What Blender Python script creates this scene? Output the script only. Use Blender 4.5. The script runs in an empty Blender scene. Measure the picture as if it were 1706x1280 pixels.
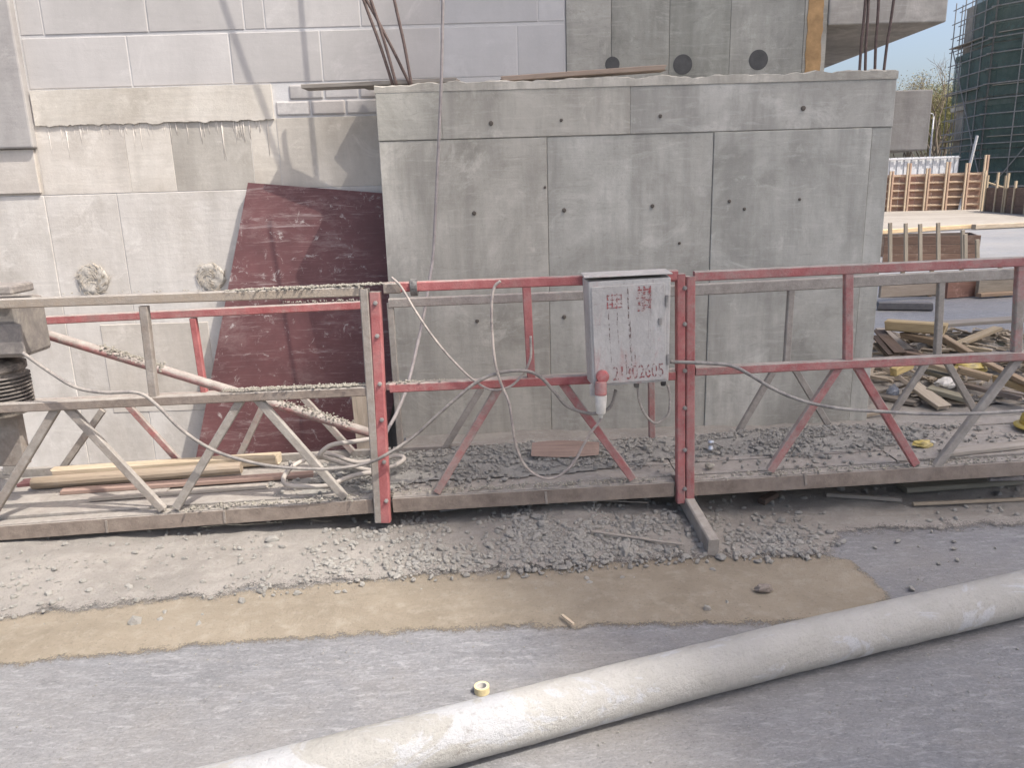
import bpy, math, random
import numpy as np
from mathutils import Vector, Matrix, noise
random.seed(7); RNG = np.random.default_rng(11)
S = bpy.context.scene
COL = S.collection

# ------------------------------------------------------------------ camera
FPX, CX, CY = 1281.0, 853.0, 640.0
PITCH, ROLL, YAW, CAMH = math.radians(14), math.radians(-1.67), math.radians(0.5), 1.65
_f = Vector((math.sin(YAW)*math.cos(PITCH), math.cos(YAW)*math.cos(PITCH), -math.sin(PITCH)))
_r0 = Vector((math.cos(YAW), -math.sin(YAW), 0)); _u0 = _r0.cross(_f)
_r = _r0*math.cos(ROLL)+_u0*math.sin(ROLL); _u = -_r0*math.sin(ROLL)+_u0*math.cos(ROLL)
CAM = Vector((0, 0, CAMH))
cd = bpy.data.cameras.new('camera'); cam = bpy.data.objects.new('camera', cd); COL.objects.link(cam)
cd.sensor_width = 36; cd.lens = FPX/1706*36; cd.clip_end = 1500; cd.clip_start = .05
cam.matrix_world = Matrix(((_r.x, _u.x, -_f.x, 0), (_r.y, _u.y, -_f.y, 0), (_r.z, _u.z, -_f.z, CAMH), (0, 0, 0, 1)))
S.camera = cam
S.render.resolution_x, S.render.resolution_y = 1024, 769

# ------------------------------------------------------------------ sky, sun, exposure
SUN = Vector((-.489, .289, -.823)).normalized()          # direction the light travels
w = bpy.data.worlds.new('World'); S.world = w; w.use_nodes = True
nt = w.node_tree; nt.nodes.clear()
sky = nt.nodes.new('ShaderNodeTexSky'); sky.sky_type = 'NISHITA'; sky.sun_disc = False
sky.sun_elevation = math.asin(-SUN.z); sky.sun_rotation = math.atan2(-SUN.x, -SUN.y)
sky.air_density = .9; sky.dust_density = 5.2; sky.ozone_density = 1.0
bg = nt.nodes.new('ShaderNodeBackground'); bg.inputs['Strength'].default_value = .15
wo = nt.nodes.new('ShaderNodeOutputWorld')
nt.links.new(sky.outputs[0], bg.inputs['Color']); nt.links.new(bg.outputs[0], wo.inputs['Surface'])
sd = bpy.data.lights.new('sun', 'SUN'); sd.energy = 3.1; sd.angle = math.radians(.5); sd.color = (1, .94, .86)
sun = bpy.data.objects.new('sun', sd); COL.objects.link(sun); sun.location = (20, -12, 34)
sun.rotation_euler = SUN.to_track_quat('-Z', 'Y').to_euler()
S.view_settings.view_transform = 'Standard'; S.view_settings.look = 'None'
S.view_settings.exposure = .82; S.view_settings.gamma = 1.0

# ------------------------------------------------------------------ pixel -> place
def ray(x, y): return _r*((x-CX)/FPX) - _u*((y-CY)/FPX) + _f
def onY(x, y, Y): d = ray(x, y); return CAM + d*(Y/d.y)
def onZ(x, y, Z=0.0): d = ray(x, y); return CAM + d*((Z-CAMH)/d.z)
YF, YB, YK, YW = 3.6, 4.3, 5.15, 5.7                     # platform front / back, concrete block, building wall
def F(x, y): return onY(x, y, YF)
def B(x, y): return onY(x, y, YB)

# ------------------------------------------------------------------ materials
MATS = {}
def newmat(name):
    m = bpy.data.materials.new(name); m.use_nodes = True; MATS[name] = m
    t = m.node_tree; b = t.nodes['Principled BSDF']; return m, t, b
class N:                                                   # tiny node helper
    def __init__(s, t):
        s.t = t; tc = t.nodes.new('ShaderNodeTexCoord'); oi = t.nodes.new('ShaderNodeObjectInfo'); s.oi = oi
        va = t.nodes.new('ShaderNodeVectorMath'); va.operation = 'MULTIPLY_ADD'
        cr = t.nodes.new('ShaderNodeCombineXYZ')
        for i in range(3): t.links.new(oi.outputs['Random'], cr.inputs[i])
        va.inputs[1].default_value = (37, 53, 71)
        t.links.new(cr.outputs[0], va.inputs[0]); t.links.new(tc.outputs['Object'], va.inputs[2])
        s.co = va.outputs[0]; s.tc = tc
    def L(s, a, b): s.t.links.new(a, b)
    def noise(s, scale, detail=6, rough=.6, st=(1, 1, 1), dist=0, co=None):
        mp = s.t.nodes.new('ShaderNodeMapping'); mp.inputs['Scale'].default_value = st; s.L(co or s.co, mp.inputs['Vector'])
        n = s.t.nodes.new('ShaderNodeTexNoise'); n.inputs['Scale'].default_value = scale; n.inputs['Detail'].default_value = detail
        n.inputs['Roughness'].default_value = rough; n.inputs['Distortion'].default_value = dist
        s.L(mp.outputs[0], n.inputs['Vector']); return n.outputs['Fac']
    def ramp(s, fac, a, b, lo=.35, hi=.65, interp='LINEAR'):
        r = s.t.nodes.new('ShaderNodeValToRGB'); r.color_ramp.interpolation = interp
        r.color_ramp.elements[0].position = lo; r.color_ramp.elements[1].position = hi
        r.color_ramp.elements[0].color = (*a, 1) if not isinstance(a, float) else (a, a, a, 1)
        r.color_ramp.elements[1].color = (*b, 1) if not isinstance(b, float) else (b, b, b, 1)
        s.L(fac, r.inputs[0]); return r.outputs[0]
    def mix(s, fac, a, b, kind='MIX'):
        m = s.t.nodes.new('ShaderNodeMix'); m.data_type = 'RGBA'; m.blend_type = kind
        for k, v in ((0, fac), (6, a), (7, b)):
            if hasattr(v, 'links'): s.L(v, m.inputs[k])
            elif isinstance(v, tuple): m.inputs[k].default_value = (*v, 1)
            else: m.inputs[k].default_value = v
        return m.outputs[2]
    def math(s, op, a, b, clamp=False):
        m = s.t.nodes.new('ShaderNodeMath'); m.operation = op; m.use_clamp = clamp
        for k, v in ((0, a), (1, b)):
            if hasattr(v, 'links'): s.L(v, m.inputs[k])
            else: m.inputs[k].default_value = v
        return m.outputs[0]
    def bump(s, h, bsdf, strength=.3, dist=.01):
        b = s.t.nodes.new('ShaderNodeBump'); b.inputs['Strength'].default_value = strength; b.inputs['Distance'].default_value = dist
        s.L(h, b.inputs['Height']); s.L(b.outputs[0], bsdf.inputs['Normal'])
    def up(s):
        g = s.t.nodes.new('ShaderNodeNewGeometry'); x = s.t.nodes.new('ShaderNodeSeparateXYZ')
        s.L(g.outputs['Normal'], x.inputs[0]); return x.outputs[2]
    def tint(s, c):
        return s.mix(1.0, c, s.oi.outputs['Color'], 'MULTIPLY')

def concrete(name, dark, mid, light, grain=.5, streak=.5, bump=.35, pit=.5):
    m, t, b = newmat(name); n = N(t)
    big = n.noise(1.1, 9, .68, dist=.4); c = n.ramp(big, dark, light, .36, .66)
    med = n.noise(4.5, 8, .7, (1, 1, .7)); c = n.mix(n.ramp(med, 0., .7, .44, .6), c, mid)
    st = n.noise(3.2, 7, .65, (1.6, 1.6, .22)); c = n.mix(n.ramp(st, streak, 0., .33, .56), c, tuple(v*.62 for v in mid))
    wl = n.noise(6, 6, .7, (.6, .6, 5), .3); c = n.mix(n.ramp(wl, 0., grain*.6, .55, .7), c, light)
    wd = n.noise(7, 6, .75, (.5, .5, 7), .3); c = n.mix(n.ramp(wd, 0., grain, .58, .74), c, dark)
    sp = n.noise(55, 4, .7); c = n.mix(n.ramp(sp, 0., pit, .6, .75), c, dark)
    eff = n.noise(2.3, 10, .78, (1, 1, 1.3), .8); c = n.mix(n.ramp(eff, 0., .6, .55, .7), c, tuple(min(.8, v*1.12) for v in light))
    sc2 = n.noise(14, 9, .8, (.8, .8, 2.2), .6); c = n.mix(n.ramp(sc2, 0., grain*.9, .56, .68), c, dark)
    n.L(n.tint(c), b.inputs['Base Color']); b.inputs['Roughness'].default_value = .88
    h = n.mix(.5, n.noise(28, 8, .75), n.noise(6, 6, .6, (.6, .6, 4)))
    n.bump(h, b, bump, .012); return m
concrete('concrete_grey', (.28, .268, .24), (.44, .422, .385), (.59, .568, .525), .6, .8)
concrete('concrete_dark', (.18, .175, .155), (.33, .32, .285), (.50, .485, .44), .6, .75)
concrete('concrete_cream', (.44, .405, .36), (.60, .565, .52), (.70, .67, .63), .3, .4)
concrete('aerated_block', (.42, .415, .41), (.47, .465, .46), (.52, .515, .51), .1, .15, .2, .15)
concrete('render_grey', (.29, .28, .275), (.37, .36, .35), (.45, .44, .42), .15, .3)
concrete('mortar', (.44, .43, .42), (.53, .52, .51), (.60, .59, .58), .2, .1, .5)

def paving():
    m, t, b = newmat('paving'); n = N(t)
    c = n.ramp(n.noise(.5, 8, .6), (.17, .172, .18), (.225, .226, .234), .35, .65)
    st = n.noise(9, 9, .75, (.6, 2.0, 1), .4); c = n.mix(n.ramp(st, 0., .65, .5, .66), c, (.30, .302, .312))
    fl = n.noise(26, 6, .68, (.55, 1.8, 1), .5); c = n.mix(n.ramp(fl, 0., .6, .53, .66), c, (.40, .40, .41))
    dk = n.noise(9, 7, .7, (.7, 1.5, 1)); c = n.mix(n.ramp(dk, 0., .55, .56, .72), c, (.085, .086, .094))
    du = n.noise(1.1, 10, .75, dist=.3); c = n.mix(n.ramp(du, 0., .6, .5, .75), c, (.25, .23, .205))
    zone = n.noise(.9, 5, .6, (.5, 1.2, 1), .8); c = n.mix(n.ramp(zone, 0., .6, .45, .65), c, (.27, .255, .235)); wet = n.noise(.7, 6, .65, (.6, 1.5, 1)); c = n.mix(n.ramp(wet, .3, 0., .36, .5), c, (.14, .14, .145))
    sp = n.noise(110, 5, .8, (.6, 1.3, 1)); c = n.mix(n.ramp(sp, 0., .6, .52, .66), c, (.36, .358, .36)); c = n.mix(n.ramp(n.noise(75, 6, .8), 0., .6, .54, .66), c, (.085, .085, .09))
    n.L(c, b.inputs['Base Color']); b.inputs['Roughness'].default_value = .6
    n.bump(n.mix(.5, n.noise(60, 6, .75), st), b, .8, .02)
paving()
def soil(name, a, bb, cc, bump=.8, sc=1, edge=False):
    m, t, b = newmat(name); n = N(t)
    c = n.ramp(n.noise(2.2*sc, 9, .7, dist=.5), a, bb, .32, .68)
    c = n.mix(n.ramp(n.noise(14*sc, 8, .75), 0., .8, .5, .72), c, cc)
    c = n.mix(n.ramp(n.noise(70*sc, 5, .75), 0., .6, .56, .72), c, tuple(v*.55 for v in a))
    c = n.mix(n.ramp(n.noise(1.1*sc, 7, .7, (.6, 2.2, 1), .8), 0., .5, .52, .68), c, tuple(v*.78 for v in a))
    n.L(n.tint(c), b.inputs['Base Color']); b.inputs['Roughness'].default_value = .95
    n.bump(n.mix(.5, n.noise(45*sc, 9, .8), n.noise(160*sc, 5, .75)), b, bump, .035)
    if edge:                                              # the layer thins out and ends in grains
        at = t.nodes.new('ShaderNodeAttribute'); at.attribute_name = 'edge'
        k = n.math('ADD', n.math('MULTIPLY', at.outputs['Fac'], 1.1), n.math('MULTIPLY', n.math('SUBTRACT', n.mix(.5, n.noise(9, 6, .7), n.noise(120, 6, .8)), .5), 2.4))
        tr = t.nodes.new('ShaderNodeBsdfTransparent'); ms = t.nodes.new('ShaderNodeMixShader')
        n.L(n.ramp(k, 0., 1., .36, .60), ms.inputs[0]); n.L(tr.outputs[0], ms.inputs[1]); n.L(b.outputs[0], ms.inputs[2]); n.L(ms.outputs[0], t.nodes['Material Output'].inputs['Surface'])
soil('dirt', (.29, .268, .24), (.41, .38, .345), (.47, .44, .40)); soil('dirt_edge', (.29, .268, .24), (.41, .38, .345), (.47, .44, .40), edge=True)
soil('sand_edge', (.255, .215, .16), (.355, .305, .235), (.41, .365, .295), .7, edge=True)
soil('clod', (.34, .325, .295), (.46, .44, .405), (.54, .52, .48), .8, 2)
soil('far_dirt', (.24, .215, .185), (.33, .30, .26), (.38, .35, .31), .3, .15)
soil('crust', (.36, .33, .28), (.47, .44, .37), (.54, .51, .45), .7, 2)

def steel():                                              # object colour: R = dust cover, G = brown instead of red
    m, t, b = newmat('painted_steel'); n = N(t)
    sx = t.nodes.new('ShaderNodeSeparateColor'); n.L(n.oi.outputs['Color'], sx.inputs[0])
    red = n.ramp(n.noise(9, 6, .7), (.29, .055, .06), (.45, .15, .145), .3, .7)
    brown = n.ramp(n.noise(12, 8, .7), (.14, .105, .085), (.30, .245, .20), .3, .7)
    brown = n.mix(sx.outputs[2], brown, (.40, .33, .25))
    patch = n.noise(2.2, 8, .75, dist=.7); big = n.noise(1.6, 6, .7, dist=.5)
    c = n.mix(n.math('LESS_THAN', n.math('ADD', n.math('MULTIPLY', patch, .7), .15), sx.outputs[1]), red, brown)
    fine = n.noise(7, 10, .78, dist=.6)
    up = n.math('MULTIPLY', n.math('MAXIMUM', n.up(), 0.0), .3)
    fine = n.mix(.35, fine, n.noise(34, 8, .8, dist=.4))
    k = n.math('ADD', n.math('SUBTRACT', n.math('ADD', sx.outputs[0], up), .5), fine)
    c = n.mix(n.ramp(k, .10, .95, .36, .62), c, n.ramp(n.noise(18, 6, .7), (.24, .22, .195), (.39, .36, .325), .3, .7))
    c = n.mix(n.ramp(big, 0., .55, .5, .7), c, (.27, .235, .21)); c = n.mix(n.ramp(n.noise(22, 8, .8, dist=.5), 0., .5, .6, .7), c, (.16, .10, .085))
    n.L(c, b.inputs['Base Color']); b.inputs['Roughness'].default_value = .7
    n.bump(n.mix(.5, fine, n.noise(90, 6, .75)), b, .9, .008)
steel()
def plywood():
    m, t, b = newmat('red_plywood'); n = N(t)
    c = n.ramp(n.noise(2.5, 8, .65), (.085, .034, .036), (.165, .07, .07), .3, .7)
    sc = n.noise(5, 9, .78, (.35, 1, 3.2), .5); c = n.mix(n.ramp(sc, 0., .85, .55, .68), c, (.40, .33, .315))
    s2 = n.noise(2.0, 9, .8, (1, 1, 2), .4); c = n.mix(n.ramp(s2, 0., .6, .54, .74), c, (.30, .22, .21))
    s3 = n.noise(34, 6, .7, (.12, 1, 3), .2); c = n.mix(n.ramp(s3, 0., .4, .56, .7), c, (.32, .25, .24))
    sp = n.noise(11, 9, .8, dist=.6); c = n.mix(n.ramp(sp, 0., .8, .575, .64), c, (.45, .41, .39))
    dk = n.noise(1.6, 5, .6); c = n.mix(n.ramp(dk, .6, 0., .35, .55), c, (.11, .05, .05))
    n.L(c, b.inputs['Base Color']); b.inputs['Roughness'].default_value = .62
    n.bump(sc, b, .25, .006)
plywood()
def wood(name, a, bb, rough=.8):
    m, t, b = newmat(name); n = N(t)
    c = n.ramp(n.noise(6, 8, .7, (.35, 3, 3), .6), a, bb, .3, .7)
    c = n.mix(n.ramp(n.noise(30, 6, .7, (.12, 3, 3), .4), 0., .5, .5, .7), c, tuple(v*.55 for v in a))
    c = n.mix(n.ramp(n.noise(3, 9, .75), 0., .5, .55, .75), c, (.36, .335, .30))
    n.L(n.tint(c), b.inputs['Base Color']); b.inputs['Roughness'].default_value = rough
    n.bump(n.noise(30, 6, .7, (.12, 3, 3)), b, .3, .005)
wood('timber', (.25, .205, .15), (.40, .34, .265)); wood('grey_timber', (.22, .195, .165), (.34, .31, .275))
wood('dark_timber', (.085, .06, .048), (.15, .112, .09))
def plain(name, c, rough=.6, metal=0., var=.25, sc=14, bump=.2, dust=0.):
    m, t, b = newmat(name); n = N(t)
    k = n.ramp(n.noise(sc, 7, .7), tuple(v*(1-var) for v in c), tuple(min(1, v*(1+var)) for v in c), .3, .7)
    if dust: k = n.mix(n.ramp(n.noise(sc*.6, 9, .78, dist=.5), 0., dust, .42, .62), k, (.38, .36, .33))
    n.L(n.tint(k), b.inputs['Base Color']); b.inputs['Roughness'].default_value = rough; b.inputs['Metallic'].default_value = metal
    n.bump(n.noise(sc*4, 5, .7), b, bump, .004)
plain('cable', (.20, .19, .185), .75, dust=.9, sc=20); plain('rebar', (.12, .085, .075), .8, 0, .35, 40, .4)
plain('rope', (.30, .27, .26), .9); plain('hole_shade', (.075, .075, .075), .95)
plain('black_plastic', (.03, .03, .032), .5, dust=.5); plain('red_plastic', (.38, .085, .085), .6, dust=.5)
plain('white_plastic', (.56, .54, .50), .55, dust=.55); plain('yellow_plastic', (.52, .40, .11), .55, dust=.4)
plain('tape_yellow', (.62, .52, .30), .5); plain('blue_plastic', (.30, .34, .42), .5, dust=.4)
plain('bare_metal', (.62, .62, .64), .28, .9); plain('tie_hole_shade', (.115, .10, .085), .9)
plain('hose', (.33, .31, .29), .85, dust=.8); plain('grey_iron', (.20, .19, .185), .7, dust=.75)
plain('rust_stain', (.40, .25, .12), .9, var=.35, sc=8)
plain('fence_white', (.66, .67, .68), .6, var=.08); plain('bark', (.16, .13, .10), .9)
plain('lamp_grey', (.5, .5, .52), .4); plain('sheet_iron', (.30, .295, .29), .6, dust=.5)
plain('stone', (.21, .18, .155), .9, var=.4, sc=40); plain('straw', (.43, .40, .355), .95, var=.4, sc=40)
def boxmat():
    m, t, b = newmat('box_sheet'); n = N(t)
    c = n.ramp(n.noise(5, 9, .75, dist=.5), (.33, .315, .30), (.50, .485, .465), .3, .7)
    c = n.mix(n.ramp(n.noise(8, 8, .75, (1.5, 1.5, .18), .2), 0., .75, .56, .7), c, (.56, .545, .52))
    c = n.mix(n.ramp(n.noise(11, 8, .8, (1.5, 1.5, .22), .3), 0., .8, .6, .72), c, (.17, .13, .12))
    c = n.mix(n.ramp(n.noise(4.5, 9, .78, (2.2, 2.2, .5), .5), 0., .65, .54, .70), c, (.40, .20, .18))
    c = n.mix(n.ramp(n.noise(13, 9, .8, dist=.6), 0., .6, .56, .68), c, (.27, .24, .215))
    n.L(c, b.inputs['Base Color']); b.inputs['Roughness'].default_value = .75
    n.bump(n.noise(40, 6, .7), b, .6, .008)
boxmat()
def worn(name, c, cover):                                  # thin worn paint: the sheet shows through where it has flaked
    m, t, b = newmat(name); n = N(t)
    n.L(n.ramp(n.noise(40, 6, .7), tuple(v*.7 for v in c), tuple(v*1.3 for v in c), .3, .7), b.inputs['Base Color']); b.inputs['Roughness'].default_value = .8
    tr = t.nodes.new('ShaderNodeBsdfTransparent'); ms = t.nodes.new('ShaderNodeMixShader')
    n.L(n.ramp(n.noise(55, 8, .75, dist=.5), 0., .85, .62-cover*.3, .72-cover*.3), ms.inputs[0])
    n.L(tr.outputs[0], ms.inputs[1]); n.L(b.outputs[0], ms.inputs[2]); n.L(ms.outputs[0], t.nodes['Material Output'].inputs['Surface'])
worn('red_mark', (.34, .10, .10), .5); worn('stain_paint', (.16, .10, .09), .5)
def pipemat():
    m, t, b = newmat('crusted_pipe'); n = N(t)
    c = n.ramp(n.noise(2.2, 9, .7, dist=.5), (.43, .415, .38), (.52, .505, .475), .35, .65)
    c = n.mix(n.ramp(n.noise(2.6, 10, .70, (.8, 1.6, 1.6), .9), 0., .9, .535, .565), c, (.545, .55, .56))
    c = n.mix(n.ramp(n.noise(38, 6, .75), 0., .4, .58, .72), c, (.26, .24, .21))
    c = n.mix(n.ramp(n.noise(7, 9, .82), 0., .7, .58, .70), c, (.23, .20, .17))
    c = n.mix(n.ramp(n.noise(90, 5, .8), 0., .22, .52, .68), c, (.24, .22, .195))
    c = n.mix(n.ramp(n.noise(1.2, 6, .7), 0., .35, .5, .7), c, (.38, .37, .355))
    n.L(c, b.inputs['Base Color']); b.inputs['Roughness'].default_value = .85
    n.bump(n.mix(.5, n.noise(38, 8, .8), n.noise(9, 8, .75)), b, 1.0, .03)
pipemat()
def leafmat(name, a, bb):
    m, t, b = newmat(name); n = N(t)
    n.L(n.ramp(n.noise(.8, 5, .7), a, bb, .3, .7), b.inputs['Base Color']); b.inputs['Roughness'].default_value = .7
    b.inputs['Transmission Weight'].default_value = 0
leafmat('leaf_spring', (.13, .14, .04), (.26, .25, .09)); leafmat('leaf_pale', (.18, .15, .07), (.30, .25, .12))
def netmat():
    m, t, b = newmat('green_net'); n = N(t)
    c = n.ramp(n.noise(1.2, 6, .7), (.04, .075, .068), (.085, .135, .12), .3, .7)
    n.L(c, b.inputs['Base Color']); b.inputs['Roughness'].default_value = .9
    tr = t.nodes.new('ShaderNodeBsdfTransparent'); ms = t.nodes.new('ShaderNodeMixShader'); o = t.nodes['Material Output']
    ms.inputs[0].default_value = .74
    n.L(tr.outputs[0], ms.inputs[1]); n.L(b.outputs[0], ms.inputs[2]); n.L(ms.outputs[0], o.inputs['Surface'])
netmat()

# ------------------------------------------------------------------ mesh helpers
def tagit(o, label=None, cat=None, group=None, kind=None):
    if label: o['label'] = label
    if cat: o['category'] = cat
    if group: o['group'] = group
    if kind: o['kind'] = kind
    return o
def thing(name, label, cat, loc, group=None):
    o = bpy.data.objects.new(name, None); COL.objects.link(o); o.location = loc; o.empty_display_size = .1
    return tagit(o, label, cat, group)
def off(parent):                                           # world offset of a thing (things are never rotated)
    v = Vector((0, 0, 0))
    while parent is not None: v += parent.location; parent = parent.parent
    return v
class MB:
    def __init__(s): s.v = []; s.f = []
    def add(s, vs, fs):
        k = len(s.v); s.v += [tuple(v) for v in vs]; s.f += [tuple(i+k for i in f) for f in fs]; return s
    def box(s, lo, hi):
        x0, y0, z0 = lo; x1, y1, z1 = hi
        return s.add([(x0, y0, z0), (x1, y0, z0), (x1, y1, z0), (x0, y1, z0), (x0, y0, z1), (x1, y0, z1), (x1, y1, z1), (x0, y1, z1)],
                     [(0, 3, 2, 1), (4, 5, 6, 7), (0, 1, 5, 4), (1, 2, 6, 5), (2, 3, 7, 6), (3, 0, 4, 7)])
    def tube(s, pts, r, n=8, cap=True):
        pts = [Vector(p) for p in pts]; rs = r if isinstance(r, (list, tuple)) else [r]*len(pts); rings = []
        t0 = (pts[1]-pts[0]).normalized(); a = t0.orthogonal().normalized()
        for i, p in enumerate(pts):
            t = (pts[min(i+1, len(pts)-1)]-pts[max(i-1, 0)]).normalized()
            a = (a - t*a.dot(t)).normalized(); b = t.cross(a)
            rings.append([p + (a*math.cos(q)+b*math.sin(q))*rs[i] for q in [2*math.pi*j/n for j in range(n)]])
        k = len(pts); vs = [v for R_ in rings for v in R_]
        fs = [(i*n+j, i*n+(j+1) % n, (i+1)*n+(j+1) % n, (i+1)*n+j) for i in range(k-1) for j in range(n)]
        if cap: fs += [tuple(range(n-1, -1, -1)), tuple(range((k-1)*n, k*n))]
        return s.add(vs, fs)
    def prism(s, poly, y0, y1):                            # XZ outline given counter-clockwise seen from -Y
        n = len(poly); vs = [(x, y0, z) for x, z in poly]+[(x, y1, z) for x, z in poly]
        fs = [tuple(range(n)), tuple(range(2*n-1, n-1, -1))]+[(i, i+n, (i+1) % n+n, (i+1) % n) for i in range(n)]
        return s.add(vs, fs)
    def lathe(s, c, prof, n=20, axis='Z'):
        vs = []; k = len(prof)
        for r, h in prof:
            for j in range(n):
                q = 2*math.pi*j/n; p = (r*math.cos(q), r*math.sin(q), h)
                if axis == 'Y': p = (p[0], p[2], -p[1])
                if axis == 'X': p = (p[2], p[0], p[1])
                vs.append((c[0]+p[0], c[1]+p[1], c[2]+p[2]))
        fs = [(i*n+j, i*n+(j+1) % n, (i+1)*n+(j+1) % n, (i+1)*n+j) for i in range(k-1) for j in range(n)]
        fs += [tuple(range(n-1, -1, -1)), tuple(range((k-1)*n, k*n))]
        return s.add(vs, fs)
    def build(s, name, mat, parent=None, loc=None, bevel=0, smooth=False, color=None):
        me = bpy.data.meshes.new(name)
        o_ = off(parent) if parent is not None else Vector(loc) if loc is not None else Vector((0, 0, 0))
        me.from_pydata([(v[0]-o_.x, v[1]-o_.y, v[2]-o_.z) for v in s.v], [], s.f); me.update()
        me.materials.append(MATS[mat])
        if smooth: me.polygons.foreach_set('use_smooth', [True]*len(me.polygons))
        o = bpy.data.objects.new(name, me); COL.objects.link(o)
        if parent is not None: o.parent = parent
        else: o.location = o_
        if color: o.color = (*color, 1)
        if bevel:
            b = o.modifiers.new('bevel', 'BEVEL'); b.width = bevel; b.segments = 2; b.limit_method = 'ANGLE'
        return o
def slab(name, mat, lo, hi, parent=None, bevel=.004, color=None, loc=None):
    return MB().box(lo, hi).build(name, mat, parent, loc if parent else (loc or ((lo[0]+hi[0])/2, (lo[1]+hi[1])/2, lo[2])), bevel, color=color)
BEAM = {}
def beam(name, p, q, wd, th, mat, parent=None, up=(0, 0, 1), color=None, ch=.12, ragged=0):
    """a bar from p to q: own mesh along local X (width wd across, thickness th along 'up')"""
    p, q = Vector(p), Vector(q); d = q-p; L = d.length; x = d.normalized(); u = Vector(up)
    if abs(x.dot(u)) > .98: u = Vector((0, 1, 0))
    y = u.cross(x).normalized(); z = x.cross(y)
    key = (round(L, 3), wd, th, mat, ch) if not ragged else None
    me = BEAM.get(key) if key else None
    if me is None:
        c = min(wd, th)*ch; a, b = wd/2, th/2
        pr = [(-a+c, -b), (a-c, -b), (a, -b+c), (a, b-c), (a-c, b), (-a+c, b), (-a, b-c), (-a, -b+c)]
        r = lambda: random.uniform(-ragged, ragged)
        vs = [(-L/2+r(), yy, zz) for yy, zz in pr]+[(L/2+r(), yy, zz) for yy, zz in pr]
        fs = [tuple(range(7, -1, -1)), tuple(range(8, 16))]+[(i, (i+1) % 8, (i+1) % 8+8, i+8) for i in range(8)]
        me = bpy.data.meshes.new(name); me.from_pydata(vs, [], fs); me.update(); me.materials.append(MATS[mat])
        if key: BEAM[key] = me
    o = bpy.data.objects.new(name, me); COL.objects.link(o)
    m = (p+q)/2 - (off(parent) if parent is not None else Vector((0, 0, 0)))
    o.matrix_local = Matrix(((x.x, y.x, z.x, m.x), (x.y, y.y, z.y, m.y), (x.z, y.z, z.z, m.z), (0, 0, 0, 1)))
    if parent is not None:
        o.parent = parent
    if color: o.color = (*color, 1)
    return o
def spline(pts, sub=8):
    pts = [Vector(p) for p in pts]; P = [pts[0]*2-pts[1]]+pts+[pts[-1]*2-pts[-2]]; out = []
    for i in range(1, len(P)-2):
        a, b, c, d = P[i-1:i+3]
        for k in range(sub):
            t = k/sub
            out.append(.5*((2*b)+(c-a)*t+(2*a-5*b+4*c-d)*t*t+(3*b-a-3*c+d)*t**3))
    return out+[pts[-1]]
ICO = None
def ico():
    global ICO
    if ICO is None:
        g = (1+5**.5)/2
        v = np.array([(-1, g, 0), (1, g, 0), (-1, -g, 0), (1, -g, 0), (0, -1, g), (0, 1, g), (0, -1, -g), (0, 1, -g), (g, 0, -1), (g, 0, 1), (-g, 0, -1), (-g, 0, 1)], float)
        v /= np.linalg.norm(v[0])
        f = [(0, 11, 5), (0, 5, 1), (0, 1, 7), (0, 7, 10), (0, 10, 11), (1, 5, 9), (5, 11, 4), (11, 10, 2), (10, 7, 6), (7, 1, 8), (3, 9, 4), (3, 4, 2), (3, 2, 6), (3, 6, 8), (3, 8, 9), (4, 9, 5), (2, 4, 11), (6, 2, 10), (8, 6, 7), (9, 8, 1)]
        ICO = v, np.array(f)
    return ICO
def clods(name, pts, sizes, mat, parent=None, label=None, cat=None, loc=(0, 0, 0)):
    """one heap of crumbs: every crumb a rough lump"""
    v, f = ico(); n = len(pts); pts = np.asarray(pts, float); sizes = np.asarray(sizes, float)
    sc = RNG.uniform(.55, 1.25, (n, 1, 3)); jit = 1+RNG.uniform(-.28, .28, (n, 12, 1))
    ang = RNG.uniform(0, 6.283, n); ca, sa = np.cos(ang), np.sin(ang)
    V = v[None]*sc*jit*sizes[:, None, None]
    X = V[..., 0]*ca[:, None]-V[..., 1]*sa[:, None]; Y = V[..., 0]*sa[:, None]+V[..., 1]*ca[:, None]
    V = np.stack([X, Y, V[..., 2]*.8], -1)+pts[:, None, :]
    o_ = np.array(off(parent) if parent is not None else loc)
    V = (V-o_).reshape(-1, 3); Fa = (f[None]+12*np.arange(n)[:, None, None]).reshape(-1, 3)
    me = bpy.data.meshes.new(name); me.from_pydata(V.tolist(), [], Fa.tolist()); me.update(); me.materials.append(MATS[mat])
    o = bpy.data.objects.new(name, me); COL.objects.link(o)
    if parent is not None: o.parent = parent
    else: o.location = loc
    return tagit(o, label, cat, kind='stuff')
def fbm(x, y, z=0., o=4): return noise.fractal(Vector((x, y, z)), 1.0, 2.0, o)

# ------------------------------------------------------------------ ground
def ground_z(x, y):
    z = 0.0
    t = max(0, min(1, (y-4.45)/.35))*max(0, min(1, (-.72-x)/.1))*max(0, min(1, (6.6-y)/.3))
    return z-.45*t
def sheet(name, xs, ys, zf, mat, keep=None, smooth=True):
    vs = [(x, y, zf(x, y)) for y in ys for x in xs]; n = len(xs)
    fs = [(j*n+i, j*n+i+1, (j+1)*n+i+1, (j+1)*n+i) for j in range(len(ys)-1) for i in range(n-1)
          if keep is None or keep((xs[i]+xs[i+1])/2, (ys[j]+ys[j+1])/2)]
    used = sorted({i for f in fs for i in f}); mp = {k: i for i, k in enumerate(used)}
    m = MB(); m.add([vs[i] for i in used], [tuple(mp[i] for i in f) for f in fs])
    return m.build(name, mat, smooth=smooth)
def lin(a, b, n): return [a+(b-a)*i/n for i in range(n+1)]
gx = [-400, -150, -60, -25, -10]+lin(-6, -.8, 20)+[-.77, -.72, -.68, -.5]+lin(-.3, 5, 20)+[10, 25, 60, 150, 400]
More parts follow.
